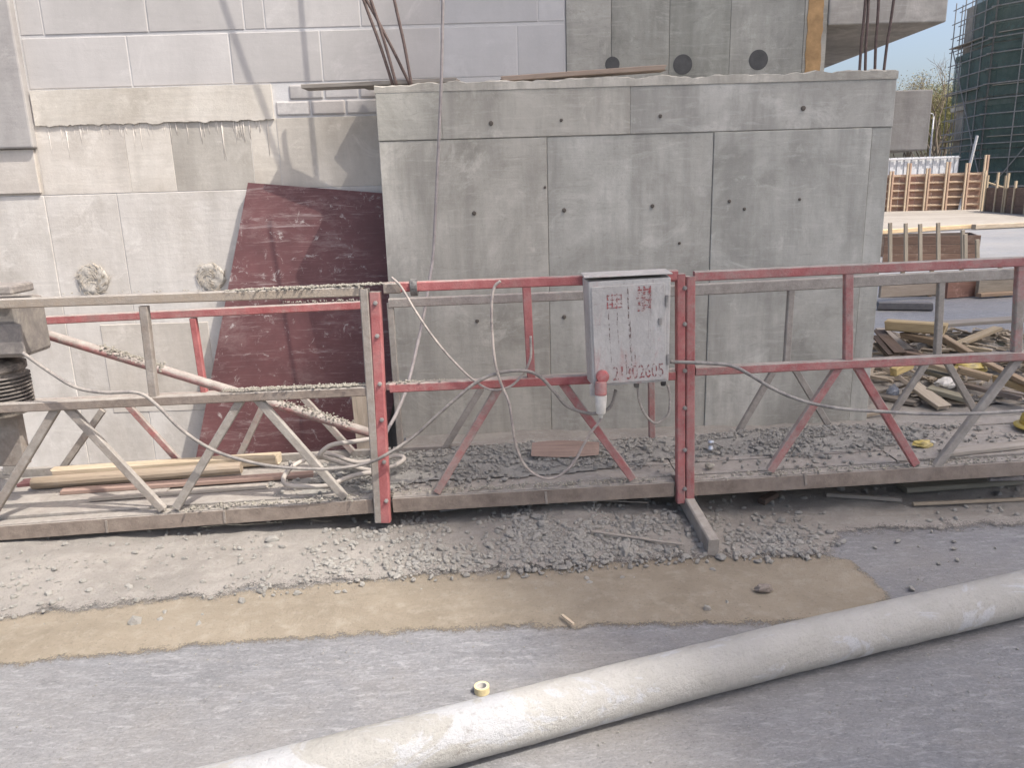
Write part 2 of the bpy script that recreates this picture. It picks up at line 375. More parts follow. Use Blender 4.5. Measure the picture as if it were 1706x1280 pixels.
gy = [-200, -60, -20, -5, 0]+lin(.5, 4.4, 12)+lin(4.45, 4.85, 6)+lin(5.2, 6.2, 4)+[6.3, 6.45, 6.6, 7, 9, 14, 20, 40, 90, 200, 500]
tagit(sheet('ground', gx, gy, ground_z, 'paving'), kind='structure')

def pl(pts): return sorted([(p.x, p.y) for p in pts])
def interp(tab, x):
    if x <= tab[0][0]: return tab[0][1]
    for (a, b), (c, d) in zip(tab, tab[1:]):
        if x <= c: return b+(d-b)*(x-a)/(c-a)
    return tab[-1][1]
SAND_TOP = pl([onZ(*p) for p in ((-300, 1075), (0, 1050), (400, 1005), (760, 972), (850, 972), (1000, 957), (1200, 944), (1390, 943), (1440, 955), (1490, 1000))])
SAND_BOT = pl([onZ(*p) for p in ((-300, 1150), (0, 1115), (400, 1075), (760, 1054), (1000, 1048), (1250, 1044), (1400, 1036), (1490, 1003))])
SR = onZ(1488, 1000).x+.04
EDGE = {}
def strip(name, xs, lo, hi, rows, zf, mat, ea=.06, eb=.06):
    n = len(xs); m = MB()
    for j in range(rows+1):
        for x in xs:
            a, b = lo(x), hi(x); y = a+(b-a)*j/rows; m.v.append((x, y, zf(x, y))); EDGE.setdefault(mat, []).append(min(1, (y-a)/ea if ea else 1, (b-y)/eb if eb else 1, (xs[-1]-x)/.12 if mat == 'sand' else 1))
    m.f = [(j*n+i, j*n+i+1, (j+1)*n+i+1, (j+1)*n+i) for j in range(rows) for i in range(n-1)]
    return m
def sand_z(x, y):
    e = min(y-interp(SAND_BOT, x), interp(SAND_TOP, x)-y+.02, (SR-x)*.6)
    return .0025+.010*max(0, min(1, e/.12))*(1+.5*fbm(x*3, y*5))
tagit(strip('sand_strip', lin(-4.5, SR, 420), lambda x: interp(SAND_BOT, x)-.04+.012*fbm(x*7, 1), lambda x: interp(SAND_TOP, x)+.17+.015*fbm(x*6, 8), 40, sand_z, 'sand', .13, .16).build('sand_strip', 'sand_edge', smooth=True), kind='structure')
DIRT_R = pl([onZ(*p) for p in ((1395, 945), (1412, 905), (1500, 900), (1706, 890), (2300, 870))])
def dirt_low(x):
    return interp(SAND_TOP, x) if x < DIRT_R[0][0] else max(interp(DIRT_R, x), 0)
def dirt_z(x, y):
    e = max(0, min(1, (y-dirt_low(x))/.15)); b = fbm(x*2.1, y*2.1, 3)*.018+fbm(x*11, y*11, 7, )*.008
    hump = .05*math.exp(-((x-.35)/.55)**2-((y-3.75)/.42)**2)
    return .005+e*e*(max(-.0015, .012+b)+hump)
dlow = lambda x: dirt_low(x)+.022*fbm(x*4, 2)+.012*fbm(x*17, 5)
dm = strip('', lin(-4.5, 6.2, 420), dlow, lambda x: 4.45, 90, dirt_z, 'dirt', .22, 0)
dm2 = strip('', lin(-.70, 6.2, 200), lambda x: 4.45, lambda x: 8.2, 70, dirt_z, 'dirt', 0, 0); dm.add(dm2.v, dm2.f)
dg = tagit(dm.build('dirt_ground', 'dirt_edge', smooth=True), kind='structure')
def edge_attr(o, key):
    at = o.data.attributes.new('edge', 'FLOAT', 'POINT'); at.data.foreach_set('value', [max(0., v) for v in EDGE[key]])
edge_attr(dg, 'dirt'); edge_attr(COL.objects['sand_strip'], 'sand')
def fd_z(x, y): return .012+.05*max(0, min(1, 1-abs(y-32)/6))*(.6+fbm(x*.2, y*.2))
tagit(sheet('sandy_ground', lin(6, 60, 60), lin(27, 60, 30), fd_z, 'far_dirt'), kind='structure')

# ------------------------------------------------------------------ building on the left and behind
bld = thing('building', 'unfinished building wall of pale aerated blocks over cream cast concrete', 'building', (-1, YW, -.45))
def panel(name, mat, x0, x1, z0, z1, y=YW, th=.3, parent=bld, color=None, bevel=.004):
    return slab(name, mat, (x0, y, z0), (x1, y+th, z1), parent, bevel, color)
# backing (joints seen between the pieces)
slab('wall_core', 'mortar', (-7.6, YW+.004, -.5), (.489, YW+.5, 6), bld, 0)
# lower cast concrete, formwork panels
zs = 1.723
xs = [-7.5, -6.2, -5.0, -4.1, -3.25, -2.735, -1.62, -.5, .3]
for i, (a, b) in enumerate(zip(xs, xs[1:])):
    k = (1, 1, 1) if i % 2 else (.96, .955, .95)
    dy = random.uniform(-.003, .003)
    panel('cast_panel', 'concrete_cream', a+.002, b-.002, -.49, zs-.002, YW+dy, .1, color=k)
xs = [-7.5, -5.2, -3.24, -2.62, -2.30, -1.74, -1.55, -.5, .3]
tones = [(.9, .89, .88), (.92, .9, .88), (1, .98, .95), (.96, .94, .9), (.70, .69, .66), (.97, .95, .9), (.86, .84, .80), (.8, .79, .76)]
for i, (a, b) in enumerate(zip(xs, xs[1:])):
    panel('cast_panel', 'concrete_cream', a+.001, b-.001, zs+.002, 2.2, YW+.002+random.uniform(-.002, .002), .1, color=tones[i], bevel=.002)
panel('cast_panel', 'concrete_cream', -3.0, -2.2, .1, .78, YW-.004, .05, color=(.93, .91, .88))
# plaster band with ragged lower edge
m = MB(); n = 90
top = [(-3.22+1.66*i/n, 2.425+.006*fbm(i*.2, 1)) for i in range(n+1)]
bot = [(-3.22+1.66*i/n, 2.197-.014*abs(fbm(i*.9, 5))-.018*max(0, fbm(i*.23, 9))) for i in range(n+1)]
m.prism(bot+top[::-1], YW-.013, YW+.05)
m.build('plaster_band', 'concrete_cream', bld, color=(1.0, .985, .94))
# drips and runs below the band
for k in range(70):
    x = random.uniform(-3.15, -1.6); L = random.uniform(.03, .16)*(1.8 if random.random() < .2 else 1)
    r = random.uniform(.0014, .0034)
    MB().tube([(x, YW+.001, 2.2), (x+random.uniform(-.004, .004), YW+.0012, 2.2-L*.6), (x+random.uniform(-.006, .006), YW+.002, 2.2-L)], [r*1.6, r, r*.5], 6).build('plaster_drip', 'concrete_cream', bld, smooth=True, color=(1.05, 1.03, 1.0))
# rough patch beside the block, small bricks
for r in range(2):
    for c in range(5):
        x = -1.54+c*.245+(.1 if r else 0); 
        if x+.235 > -.3: continue
        panel('patch_brick', 'render_grey', x, x+.235, 2.215+r*.105, 2.312+r*.105, YW-.002-random.random()*.006, .06, color=random.choice([(1.25, 1.2, 1.17), (1.15, 1.12, 1.1), (1.35, 1.32, 1.3)]), bevel=.012)
# pilaster at the far left
panel('pilaster', 'render_grey', -4.6, -3.235, 2.045, 6, YW-.055, .2, color=(1.0, .98, .97), bevel=.012)
panel('pilaster_foot', 'concrete_cream', -4.6, -3.26, 1.74, 2.04, YW-.02, .1, color=(.86, .84, .82))
# aerated blocks, two courses in view and one above
def course(z0, z1, xs, tint):
    for a, b in zip(xs, xs[1:]):
        k = random.uniform(.90, 1.05)
        t = (.96, .95, .95) if a > -.45 and tint else (1, .965, .935)  # painted shade tint right of the shade edge, warm sunlit tint elsewhere
        panel('aerated_block', 'aerated_block', a+.004, b-.004, z0+.004, z1-.004, YW+random.uniform(-.002, .0015), .2, color=tuple(k*v for v in t), bevel=.004)
course(2.432, 2.765, [-3.225, -2.513, -1.817, -1.196, -.372, .154, .486], True)
course(2.777, 3.07, [-3.225, -3.06, -2.353, -1.70, -1.56, -.909, -.359, .30, .486], True)
course(3.08, 3.37, [-3.225, -2.6, -1.95, -1.3, -.7, -.05, .486], False)
# dark concrete column/wall above the block
for a, b, k in ((.492, .80, (1, 1, 1)), (.802, 1.20, (.92, .93, .92)), (1.202, 1.62, (.86, .88, .87)), (1.622, 2.128, (1.02, 1.03, 1.03)), (2.13, 2.288, (1.15, 1.12, 1.08))):
    panel('concrete_column', 'concrete_dark', a, b, 2.25, 6, YW-.01+random.uniform(0, .003), .6, color=k, bevel=.003)
m = MB(); n = 26                                            # rust run down the column edge
lft = [(2.150+.012*fbm(i*.5, 2), 2.33+1.0*i/n) for i in range(n+1)]; rgt = [(2.255+.010*fbm(i*.6, 6), 2.33+1.0*i/n) for i in range(n+1)]
m.prism(lft[:1]+rgt+lft[:0:-1], YW-.0135, YW-.005); m.build('rust_run', 'rust_stain', bld)
for x, z, r in ((.809, 2.492, .05), (1.298, 2.478, .066), (1.824, 2.495, .066)):
    MB().lathe((x, YW-.0085, z), [(r*1.02, .006), (r, -.0025), (r*.8, -.0032), (r*.3, -.0035)], 32, 'Y').build('sleeve_hole_disc', 'hole_shade', bld, smooth=False)  # proud dark discs: the shade inside the sleeve holes is painted
# cantilever slab over the right end
slab('cantilever_slab', 'concrete_grey', (2.292, YW-.02, 2.703), (3.105, 9.4, 6), bld, .01, (1.05, 1.02, 1.0))
slab('cross_wall', 'concrete_grey', (2.0, 8.3, 0), (3.0, 8.6, 2.70), bld, .006)
# plugged openings, rough straw-coloured
for x, z, r in ((-2.996, 1.115, .115), (-2.135, 1.105, .105)):
    m = MB(); n = 22; prof = []
    rings = [(1.0, .002), (.95, -.006), (.7, -.008), (.35, -.004)]
    vs = [(x+r*q*(1+.05*fbm(math.cos(a)*2, math.sin(a)*2, x))*math.cos(a), YW-.004+h+.012*fbm(math.cos(a)*q*5, math.sin(a)*q*5, x), z+r*q*math.sin(a)) for q, h in rings for a in [2*math.pi*j/n for j in range(n)]]
    fs = [(i*n+j, i*n+(j+1) % n, (i+1)*n+(j+1) % n, (i+1)*n+j) for i in range(3) for j in range(n)]+[tuple(range(3*n, 4*n))]
    m.add(vs, fs); pg = m.build('wall_plug', 'straw', bld, smooth=True)
    m = MB()
    for k in range(170):
        a = random.uniform(0, 6.28); q = r*random.random()**.5; px, pz = x+q*math.cos(a), z+q*math.sin(a)
        d = Vector((math.cos(a+1.3+random.uniform(-.7, .7)), random.uniform(-.12, .05), math.sin(a+1.3+random.uniform(-.7, .7))))*random.uniform(.02, .05)
        p0 = Vector((px, YW-.009-random.random()*.003, pz)); m.tube([p0, p0+d*.5, p0+d], [.0022, .002, .001], 3)
    tagit(m.build('straw', 'straw', pg, color=(1.1, 1.06, 1.0)), kind='stuff')

# ------------------------------------------------------------------ concrete block in front
BX0, BX1, BZ = -.762, 2.536, 2.325
blk = thing('concrete_block', 'large grey cast concrete block jutting out behind the red work platform', 'concrete block', (.9, YK, 0))
slab('core', 'concrete_grey', (BX0+.02, YK+.012, -.02), (BX1-.004, 7.3, BZ-.03), blk, .004)
jz = 1.99
def vx(px, py): return onY(px, py, YK).x
v = [BX0, vx(912, 300), vx(1187, 300), BX1-.13, BX1]
for i, k in enumerate(((1.02, 1.01, .97), (.92, .93, .91), (.99, 1.01, 1.0), (.86, .88, .87))):
    dy = (.0, .004, -.003, .005)[i]
    slab('form_panel', 'concrete_grey', (v[i]+.0015, YK+dy, -.02), (v[i+1]-.0015, YK+.05, jz-.002), blk, .004, k)
v2 = [BX0, vx(735, 180), vx(1050, 180), BX1]
for i, k in enumerate(((.88, .88, .84), (1.0, .99, .95), (.95, .96, .95))):
    slab('form_panel', 'concrete_grey', (v2[i]+.0005, YK-.006+.002*i, jz+.002), (v2[i+1]-.0005, YK+.05, BZ-.002*i-.02), blk, .003, k)
m = MB(); n = 120                                          # rough trowelled top
vs = []; 
for j, yy in enumerate((YK-.008, YK+.02, YK+.2, YW-.03)):
    for i in range(n+1):
        x = BX0-.004+(BX1-BX0+.008)*i/n
        h = BZ+.008+.014*fbm(x*5, yy*4, 2)+.01*fbm(x*19, yy*9, 4)
        vs.append((x, yy, h-(.008 if j == 0 else 0)))
k = len(vs); vs += [(x, y, BZ-.045) for x, y, z in vs]
fs = []
for j in range(3):
    for i in range(n):
        a = j*(n+1)+i; fs.append((a, a+1, a+n+2, a+n+1))
for i in range(n): fs.append((i+k, i+1+k, i+1, i))
for j in range(3): a = j*(n+1); fs.append((a+k, a, a+n+1, a+n+1+k)); a += n; fs.append((a+k, a+n+1+k, a+n+1, a))
m.add(vs, fs); m.build('rough_top', 'concrete_grey', blk, color=(1.0, .98, .93))
for px, py, r in ((818, 205, .014), (790, 355, .013), (940, 350, .013), (1087, 343, .012), (1338, 180, .015), (935, 200, .010), (1100, 193, .011), (795, 535, .012), (940, 528, .013), (1215, 335, .011), (1240, 348, .010), (1332, 332, .009), (908, 312, .008), (1132, 405, .009)):
    p = onY(px, py, YK); yy = YK-.0125
    MB().lathe((p.x, yy, p.z), [(r*1.1, .012), (r, .004), (r*.8, .001), (r*.3, 0)], 12, 'Y').build('tie_hole_disc', 'tie_hole_shade', blk)  # small dark discs on the face paint the shade inside tie holes
slab('beam_stub', 'concrete_grey', (BX1-.06, 6.75, 1.90), (3.64, 7.28, 2.385), blk, .012, (.86, .85, .86))
for px, py, qx, qy, ex in ((655, 137, 606, 0, 1.9), (661, 137, 618, 0, .35), (684, 137, 612, 2, .12), (686, 138, 657, 0, 2.1)):
    a, b = onY(px, py+6, 5.27+random.uniform(-.03, .05)), onY(qx, qy, 5.3); d = (b-a); d.normalize()
    MB().tube(spline([a, a+(b-a)*.5+Vector((.006, 0, 0)), b, b+d*ex*.5+Vector((-.02, 0, 0)), b+d*ex]), .0105, 6).build('rebar', 'rebar', blk, smooth=True)
for px, py, qx, qy, ex in ((1431, 128, 1442, 0, 1.5), (1441, 128, 1447, 0, 1.6), (1457, 126, 1464, 0, 1.4), (1471, 124, 1489, 0, 1.6)):
    a, b = onY(px, py+6, 5.3), onY(qx, qy, 5.3); d = (b-a).normalized()
    MB().tube(spline([a, a+(b-a)*.5+Vector((-.004, 0, 0)), b, b+d*ex]), .009, 6).build('rebar', 'rebar', blk, smooth=True)

# boards lying on top of the block
TOPZ = BZ+.02
o = beam('timber_plank', (-1.27, 5.47, TOPZ+.022), (-.25, 5.33, TOPZ+.018), .13, .028, 'grey_timber', ragged=.01)
tagit(o, 'grey plank poking out left over the top of the concrete block', 'plank')
o = beam('timber_plank', (-.885, 5.60, TOPZ+.028), (-.36, 5.475, TOPZ+.014), .12, .02, 'grey_timber', ragged=.01)
tagit(o, 'short grey offcut behind the leaning bars on the concrete block', 'plank')
a, b = onY(835, 138, 5.32), onY(1106, 113, 5.36)
o = beam('timber_plank', (a.x, 5.32, TOPZ+.016), (b.x, 5.38, TOPZ+.066), .12, .032, 'grey_timber', ragged=.012, color=(1.15, 1.0, .92))
tagit(o, 'long warped plank lying along the top edge of the concrete block', 'plank')

# ------------------------------------------------------------------ leaning formwork panel
fp = thing('formwork_panel', 'worn dark red formwork plywood panel leaning against the cream wall', 'formwork panel', (-1.4, 5.25, -.45))
A, Bq = onY(413, 304, 5.635), onY(327, 760, 5.40)
dwn = (Bq-A).normalized(); nrm_guess = Vector((1, 0, -.005)); acr = Vector((1, .015, -.105)).normalized()      # cut slightly out of square
nn = acr.cross(dwn).normalized()
if nn.y > 0: nn = -nn
L, Wd, T = 2.35, 1.34, .018
A = A + nn*0.0
def pm(u, vv, d): return A+acr*u+dwn*vv+nn*d
m = MB()
c = [pm(0, 0, 0), pm(Wd, 0, 0), pm(Wd, L, 0), pm(0, L, 0)]
m.add(c+[q-nn*T for q in c], [(3, 2, 1, 0), (4, 5, 6, 7), (0, 1, 5, 4), (1, 2, 6, 5), (2, 3, 7, 6), (3, 0, 4, 7)])
m.build('face_sheet', 'red_plywood', fp)
for u, dd in ((.022, 0), (Wd*.5, 0), (Wd-.03, 0)):
    beam('batten', pm(u, .01, -T-.032), pm(u, L-.01, -T-.032), .04, .06, 'grey_timber', fp, up=nn, color=(.55, .56, .52))
A0, B0 = onY(596, 662, 4.95), onY(602, 748, 4.72)
o = beam('timber_plank', onZ(612, 800, -.02)+Vector((0, .05, 0)), onY(598, 655, 4.9), .10, .03, 'timber', up=(0, -1, .1), ragged=.01)
tagit(o, 'tan upright board standing behind the left platform post', 'plank')

# ------------------------------------------------------------------ suspended work platform
pf = thing('suspended_platform', 'long red lattice suspended work platform with dusty rails and deck', 'work platform', (.12, 3.95, .03))
RED, MIXED, BRN, DUSTY, GREY = (.34, .1, 0), (.46, .32, 0), (.42, .95, 0), (.62, .5, 0), (.80, .85, 0)
def bar(name, p, q, wd, th, col, up=(0, 0, 1)): return beam(name, p, q, wd, th, 'painted_steel', pf, up, col)
T4 = .042
# front side
bar('top_rail', F(-90, 509), F(606, 485), T4, .045, (.40, .95, .6))
bar('top_rail', F(640, 479), F(1124, 461), T4, .045, (.26, .1, 0)); bar('top_rail', F(1156, 460), F(1800, 431), T4, .045, (.40, .2, 0))
bar('middle_rail', F(-90, 684), F(612, 651), T4, .046, (.34, .9, 0)); bar('middle_rail', F(650, 646), F(1124, 625), T4, .044, (.34, .1, 0))
bar('middle_rail', F(1158, 618), F(1800, 588), T4, .044, (.42, .2, 0))
for p, q in (((-90, 884), (621, 832)), ((654, 831), (1123, 804)), ((1156, 803), (1800, 763))):
    a, b = F(*p), F(*q); dz = Vector((0, 0, .037))
    bar('bottom_rail', a-dz, b-dz, .010, .074, (.26, .95, 0)); bar('bottom_flange', a+Vector((0, .036, .0)), b+Vector((0, .036, 0)), .062, .012, (.62, .6, 0))
for (p, q), wd, col in ((((607, 481), (632, 868)), .040, (.55, .95, 0)), (((625, 486), (643, 868)), .052, (.30, .05, 0)), (((1133, 456), (1133, 836)), .040, (.36, .05, 0)), (((1149, 460), (1148, 836)), .042, (.40, .15, 0))):
    bar('post', F(*p), F(*q), .055, wd, col, up=(1, 0, 0))
for px, pys in ((624, (505, 560, 640, 700, 770, 835)), (1141, (480, 540, 618, 680, 750, 815))):
    for py in pys:
        c_ = onY(px+(py-480)*(.055 if px < 700 else 0), py, YF-.03); MB().lathe((c_.x, YF-.027, c_.z), [(.011, 0), (.011, -.007), (.006, -.0075), (.006, -.014)], 6, 'Y').build('bolt', 'grey_iron', pf)
for p, q, col in (((640, 480), (668, 479), BRN), ((1112, 459), (1128, 458), RED)): bar('post_cap', F(*p), F(*q), .05, .05, col)
for p, q, col in (((240, 510), (257, 660), (.5, .9, 0)), ((877, 478), (885, 632), RED), ((1413, 455), (1412, 603), MIXED), ((1700, 440), (1692, 592), (.5, .5, 0))):
    bar('upright', F(*p), F(*q), .035, .04, col, up=(1, 0, 0))
for p, q, col in (((88, 688), (-6, 845), (.55, .7, 0)), ((118, 688), (262, 842), (.55, .7, 0)), ((400, 668), (298, 838), (.62, .7, 0)), ((428, 666), (566, 822), (.62, .8, 0)),
                  ((828, 652), (733, 812), (.5, .3, 0)), ((938, 640), (1048, 790), (.42, .2, 0)), ((1392, 622), (1290, 776), (.46, .3, 0)), ((1430, 612), (1522, 766), (.42, .25, 0)), ((1698, 600), (1568, 770), (.66, .7, 0)), ((-60, 690), (-20, 845), DUSTY)):
    a, b = F(*p), F(*q); a.y += .012; b.y += .012; d_ = (b-a).normalized(); a -= d_*.035; b += d_*.035
    bar('diagonal', a, b, .040, .030, col, up=(0, -1, 0))
# back side
bar('top_rail', B(-60, 540), B(606, 508), T4, .045, (.36, .15, 0)); bar('top_rail', B(648, 505), B(1090, 487), T4, .05, (.66, .5, 0)); bar('top_rail', B(1094, 486), B(1760, 452), T4, .062, (.85, .9, 0))
bar('middle_rail', B(-60, 676), B(640, 645), T4, .04, MIXED); bar('middle_rail', B(644, 644), B(1090, 622), T4, .04, MIXED); bar('middle_rail', B(1094, 621), B(1760, 588), T4, .04, MIXED)
for p, q in (((-60, 796), (652, 756)), ((656, 755), (1090, 737)), ((1094, 737), (1760, 700))):
    bar('bottom_rail', B(*p), B(*q), .03, .072, (.62, .75, 0))
for p, q, col in (((322, 530), (341, 655), (.30, .1, 0)), ((1318, 480), (1310, 606), GREY), ((1568, 465), (1561, 592), GREY), ((650, 505), (668, 752), (.6, .7, 0)), ((1083, 488), (1086, 736), (.5, .4, 0)), ((10, 540), (22, 790), (.6, .8, 0))):
    bar('upright', B(*p), B(*q), .035, .036 if col != (.6, .8, 0) else .10, col, up=(1, 0, 0))
for p, q, col in (((168, 690), (100, 788), DUSTY), ((222, 682), (302, 770), MIXED), ((443, 668), (400, 760), DUSTY), ((508, 664), (582, 745), DUSTY), ((797, 655), (740, 748), (.7, .7, 0)), ((1285, 622), (1226, 724), (.7, .7, 0)), ((1325, 618), (1374, 700), (.75, .9, 0)), ((1541, 604), (1484, 690), (.7, .9, 0)), ((1575, 602), (1622, 684), (.6, .8, 0))):
    a, b = B(*p), B(*q); a.y -= .012; b.y -= .012; d_ = (b-a).normalized(); a -= d_*.035; b += d_*.03
    bar('diagonal', a, b, .036, .028, col, up=(0, -1, 0))
# deck: sheet plates, lengthwise
sl = (F(1706, 770).z-F(0, 876).z)/(F(1706, 770).x-F(0, 876).x)
def deck_z(x): return F(880, 817).z+sl*(x-F(880, 817).x)+.006
ys = [YF+.075, YF+.235, YF+.40, YF+.545, YB-.03]
for i in range(4):
    for a, b in ((-3.0, -.66), (-.655, .86), (.865, 3.1)):
        for c0, c1 in (((a, a+(b-a)*.5-.002), (a+(b-a)*.5+.002, b)) if b-a > 1.6 else ((a, b),)):
            h = .012*random.random()
            bar('deck_plate', (c0, (ys[i]+ys[i+1])/2, deck_z(c0)-.02+h), (c1, (ys[i]+ys[i+1])/2, deck_z(c1)-.02+h), ys[i+1]-ys[i]-.006, .03, (.78, .9, 0) if a > -1 else random.choice(((.70, .75, 0), (.82, .9, 0), (.66, .65, 0))))
for x in (-2.6, -1.6, -.62, .1, .86, 1.8, 2.7):
    bar('cross_member', (x, YF+.01, deck_z(x)-.065), (x, YB-.01, deck_z(x)-.065), .05, .05, (.4, .95, 0))
# short joint straps on the front face
for px, py in ((178, 886), (374, 870), (909, 838), (1340, 806)):
    a = F(px, py-19); b = F(px+2, py+1); a.y -= .007; b.y -= .007; bar('strap', a, b, .012, .005, (.5, .9, 0), up=(0, -1, 0))
# splayed foot under the right post
a, b = onY(1146, 846, 3.56), onZ(1188, 930); b.z = .05
bar('foot', a+Vector((0, .25, .03)), b, .05, .085, (.62, .85, 0))
for x in (-2.4, .9, 2.5):
    z1 = deck_z(x)-.092
    bar('sleeper', (x, YF+.45, z1/2), (x, YF+.68, z1/2), .12, z1, (.6, .95, 0))
# mortar crust on rails
def crust_on(p, q, n, spread, size, name='mortar_crust'):
    a, b = Vector(p), Vector(q); pts = []; ss = []
    for i in range(n):
        t = random.random(); pts.append(a+(b-a)*t+Vector((0, random.gauss(0, spread), random.uniform(-.3, .9)*size))); ss.append(size*random.uniform(.4, 1.1)*(.5+.5*math.sin(min(1, t*6, (1-t)*6)*1.57)))
    clods(name, pts, ss, 'crust', pf)
up = Vector((0, 0, .022))
crust_on(F(375, 493)+up, F(655, 480)+up, 1300, .013, .0062); crust_on(F(370, 658)+up, F(612, 648)+up, 1000, .013, .006)
crust_on(B(470, 511)+up, B(606, 506)+up, 60, .010, .006); crust_on(F(645, 645)+up, F(760, 640)+up, 70, .01, .006); crust_on(F(20, 500)+up, F(375, 490)+up, 40, .01, .005)
crust_on(F(650, 828)+Vector((0, .03, .008)), F(1120, 803)+Vector((0, .03, .008)), 420, .02, .007); crust_on(F(250, 858)+Vector((0, .03, .006)), F(620, 832)+Vector((0, .03, .006)), 350, .02, .008); crust_on(F(1160, 803)+Vector((0, .03, .008)), F(1740, 766)+Vector((0, .03, .008)), 420, .02, .007)

# ------------------------------------------------------------------ crumbs on the deck and on the ground
def scatter(n, xr, yr, zf, smin, smax, dens):
    P, Z = [], []
    while len(P) < n:
        x, y = random.uniform(*xr), random.uniform(*yr)
        if random.random() > dens(x, y): continue
        s = smin+(smax-smin)*random.random()**3.4
        if random.random() < .006: s = smax*random.uniform(1.0, 1.7)
        P.append((x, y, zf(x, y)+s*.25)); Z.append(s)
    return P, Z
def heap(x, y):
    return .05*math.exp(-((x-.05)/.62)**2-((y-4.08)/.22)**2)+.035*math.exp(-((x-1.6)/.6)**2-((y-4.1)/.2)**2)+.02*math.exp(-((x+.85)/.3)**2-((y-3.9)/.25)**2)
hz = lambda x, y: deck_z(x)+heap(x, y)
tagit(sheet('mortar_heap', lin(-1.25, 2.9, 150), lin(YF+.08, YB-.05, 34), lambda x, y: hz(x, y)-.004+.006*fbm(x*14, y*14), 'clod', lambda x, y: heap(x, y) > .007), 'loose grey mortar heaped on the platform deck', 'mortar', kind='stuff')
P, Z = scatter(9000, (-1.3, 2.9), (YF+.06, YB-.045), hz, .0022, .015, lambda x, y: min(1, (.05+heap(x, y)*22)*max(.08, .5+1.1*fbm(x*3, y*5, 9))))
clods('mortar_crumbs', P, Z, 'clod', label='grey mortar crumbs strewn over the platform deck', cat='rubble')
def gd(x, y):
    d = math.exp(-((x-.3)/.55)**2-((y-3.42)/.25)**2)+.5*math.exp(-((x-1.15)/.25)**2-((y-3.35)/.2)**2)+.35*math.exp(-((x+.5)/.6)**2-((y-3.3)/.25)**2)+.03
    return min(1, d*max(.03, .45+1.1*fbm(x*2.6, y*3.2, 4))) if y > dirt_low(x)+.02 else 0.004
P, Z = scatter(9000, (-3, 3.4), (2.75, 4.4), dirt_z, .0022, .019, gd)
clods('ground_rubble', P, Z, 'clod', label='grey mortar clods lying on the ground in front of the platform', cat='rubble')
P, Z = scatter(2600, (-3, 3.0), (1.6, 3.1), lambda x, y: .0005, .0008, .0045, lambda x, y: max(.02, .25+.9*fbm(x*1.5, y*2.5, 2)))
clods('fine_grit', P, Z, 'clod', label='fine grit scattered over the paving', cat='grit')

# ------------------------------------------------------------------ control box hung on the rail
bx = thing('control_box', 'grey steel control box with red numbers hung on the front rail', 'electric box', F(1045, 640)+Vector((0, -.13, 0)))
c0, c1 = F(976, 470), F(1118, 462); yb0, yb1 = YF-.17, YF-.025
def Q(px, py, Y): return onY(px, py, Y)
tl, tr, bl_, br = Q(980, 470, yb0), Q(1118, 462, yb0), Q(988, 645, yb0), Q(1114, 636, yb0)
m = MB(); f4 = [bl_, br, tr, tl]; bk = [Vector((p.x-.012*(i in (0, 3)), yb1, p.z+.008*(i > 1))) for i, p in enumerate(f4)]
m.add(f4+bk, [(0, 1, 2, 3), (7, 6, 5, 4), (0, 4, 5, 1), (1, 5, 6, 2), (2, 6, 7, 3), (3, 7, 4, 0)])
m.build('housing', 'box_sheet', bx, bevel=.006)
ins = lambda u, w_: bl_+(br-bl_)*u+(tl-bl_)*w_
m = MB(); d4 = [ins(.03, .025), ins(.97, .025), ins(.97, .95), ins(.03, .95)]
m.add([p+Vector((0, -.007, 0)) for p in d4]+[p+Vector((0, .004, 0)) for p in d4], [(0, 1, 2, 3), (7, 6, 5, 4), (0, 4, 5, 1), (1, 5, 6, 2), (2, 6, 7, 3), (3, 7, 4, 0)])
dr = m.build('door', 'box_sheet', bx, bevel=.003)
m = MB(); lt, rt = Q(973, 464, yb0-.006), Q(1121, 457, yb0-.006)
m.add([lt, rt, rt+Vector((0, .155, .004)), lt+Vector((0, .155, .004)), lt+Vector((0, 0, .007)), rt+Vector((0, 0, .007)), rt+Vector((0, .155, .011)), lt+Vector((0, .155, .011))],
      [(0, 3, 2, 1), (4, 5, 6, 7), (0, 1, 5, 4), (1, 2, 6, 5), (2, 3, 7, 6), (3, 0, 4, 7)])
m.build('rain_hood', 'box_sheet', bx, bevel=.003)
beam('bracket', Q(986, 640, yb0-.004), Q(987, 660, yb0-.004), .022, .006, 'box_sheet', bx, up=(0, -1, 0))
for u in (.2, .85):
    beam('hook', ins(u, 1.0)+Vector((0, .15, .02)), ins(u, .9)+Vector((0, .165, 0)), .03, .008, 'grey_iron', bx, up=(0, -1, 0))
for w_ in (.22, .78): beam('hinge', ins(.985, w_-.05)+Vector((.004, -.009, 0)), ins(.985, w_+.05)+Vector((.004, -.009, 0)), .012, .010, 'grey_iron', bx, up=(0, -1, 0))
beam('latch', ins(.90, .62)+Vector((0, -.011, 0)), ins(.90, .56)+Vector((0, -.011, 0)), .014, .008, 'grey_iron', dr, up=(0, -1, 0))
for u_ in (.60, .96): MB().lathe((ins(u_, 0).x, yb0+.05, ins(u_, 0).z), [(.011, -.03), (.013, -.022), (.013, -.004), (.010, .004)], 12).build('cable_gland', 'black_plastic', bx)
sk = Q(1004, 628, yb0-.02)
MB().lathe((sk.x, yb0-.006, sk.z), [(.030, 0), (.030, -.018), (.026, -.03), (.010, -.033)], 20, 'Y').build('socket', 'red_plastic', bx, smooth=False)
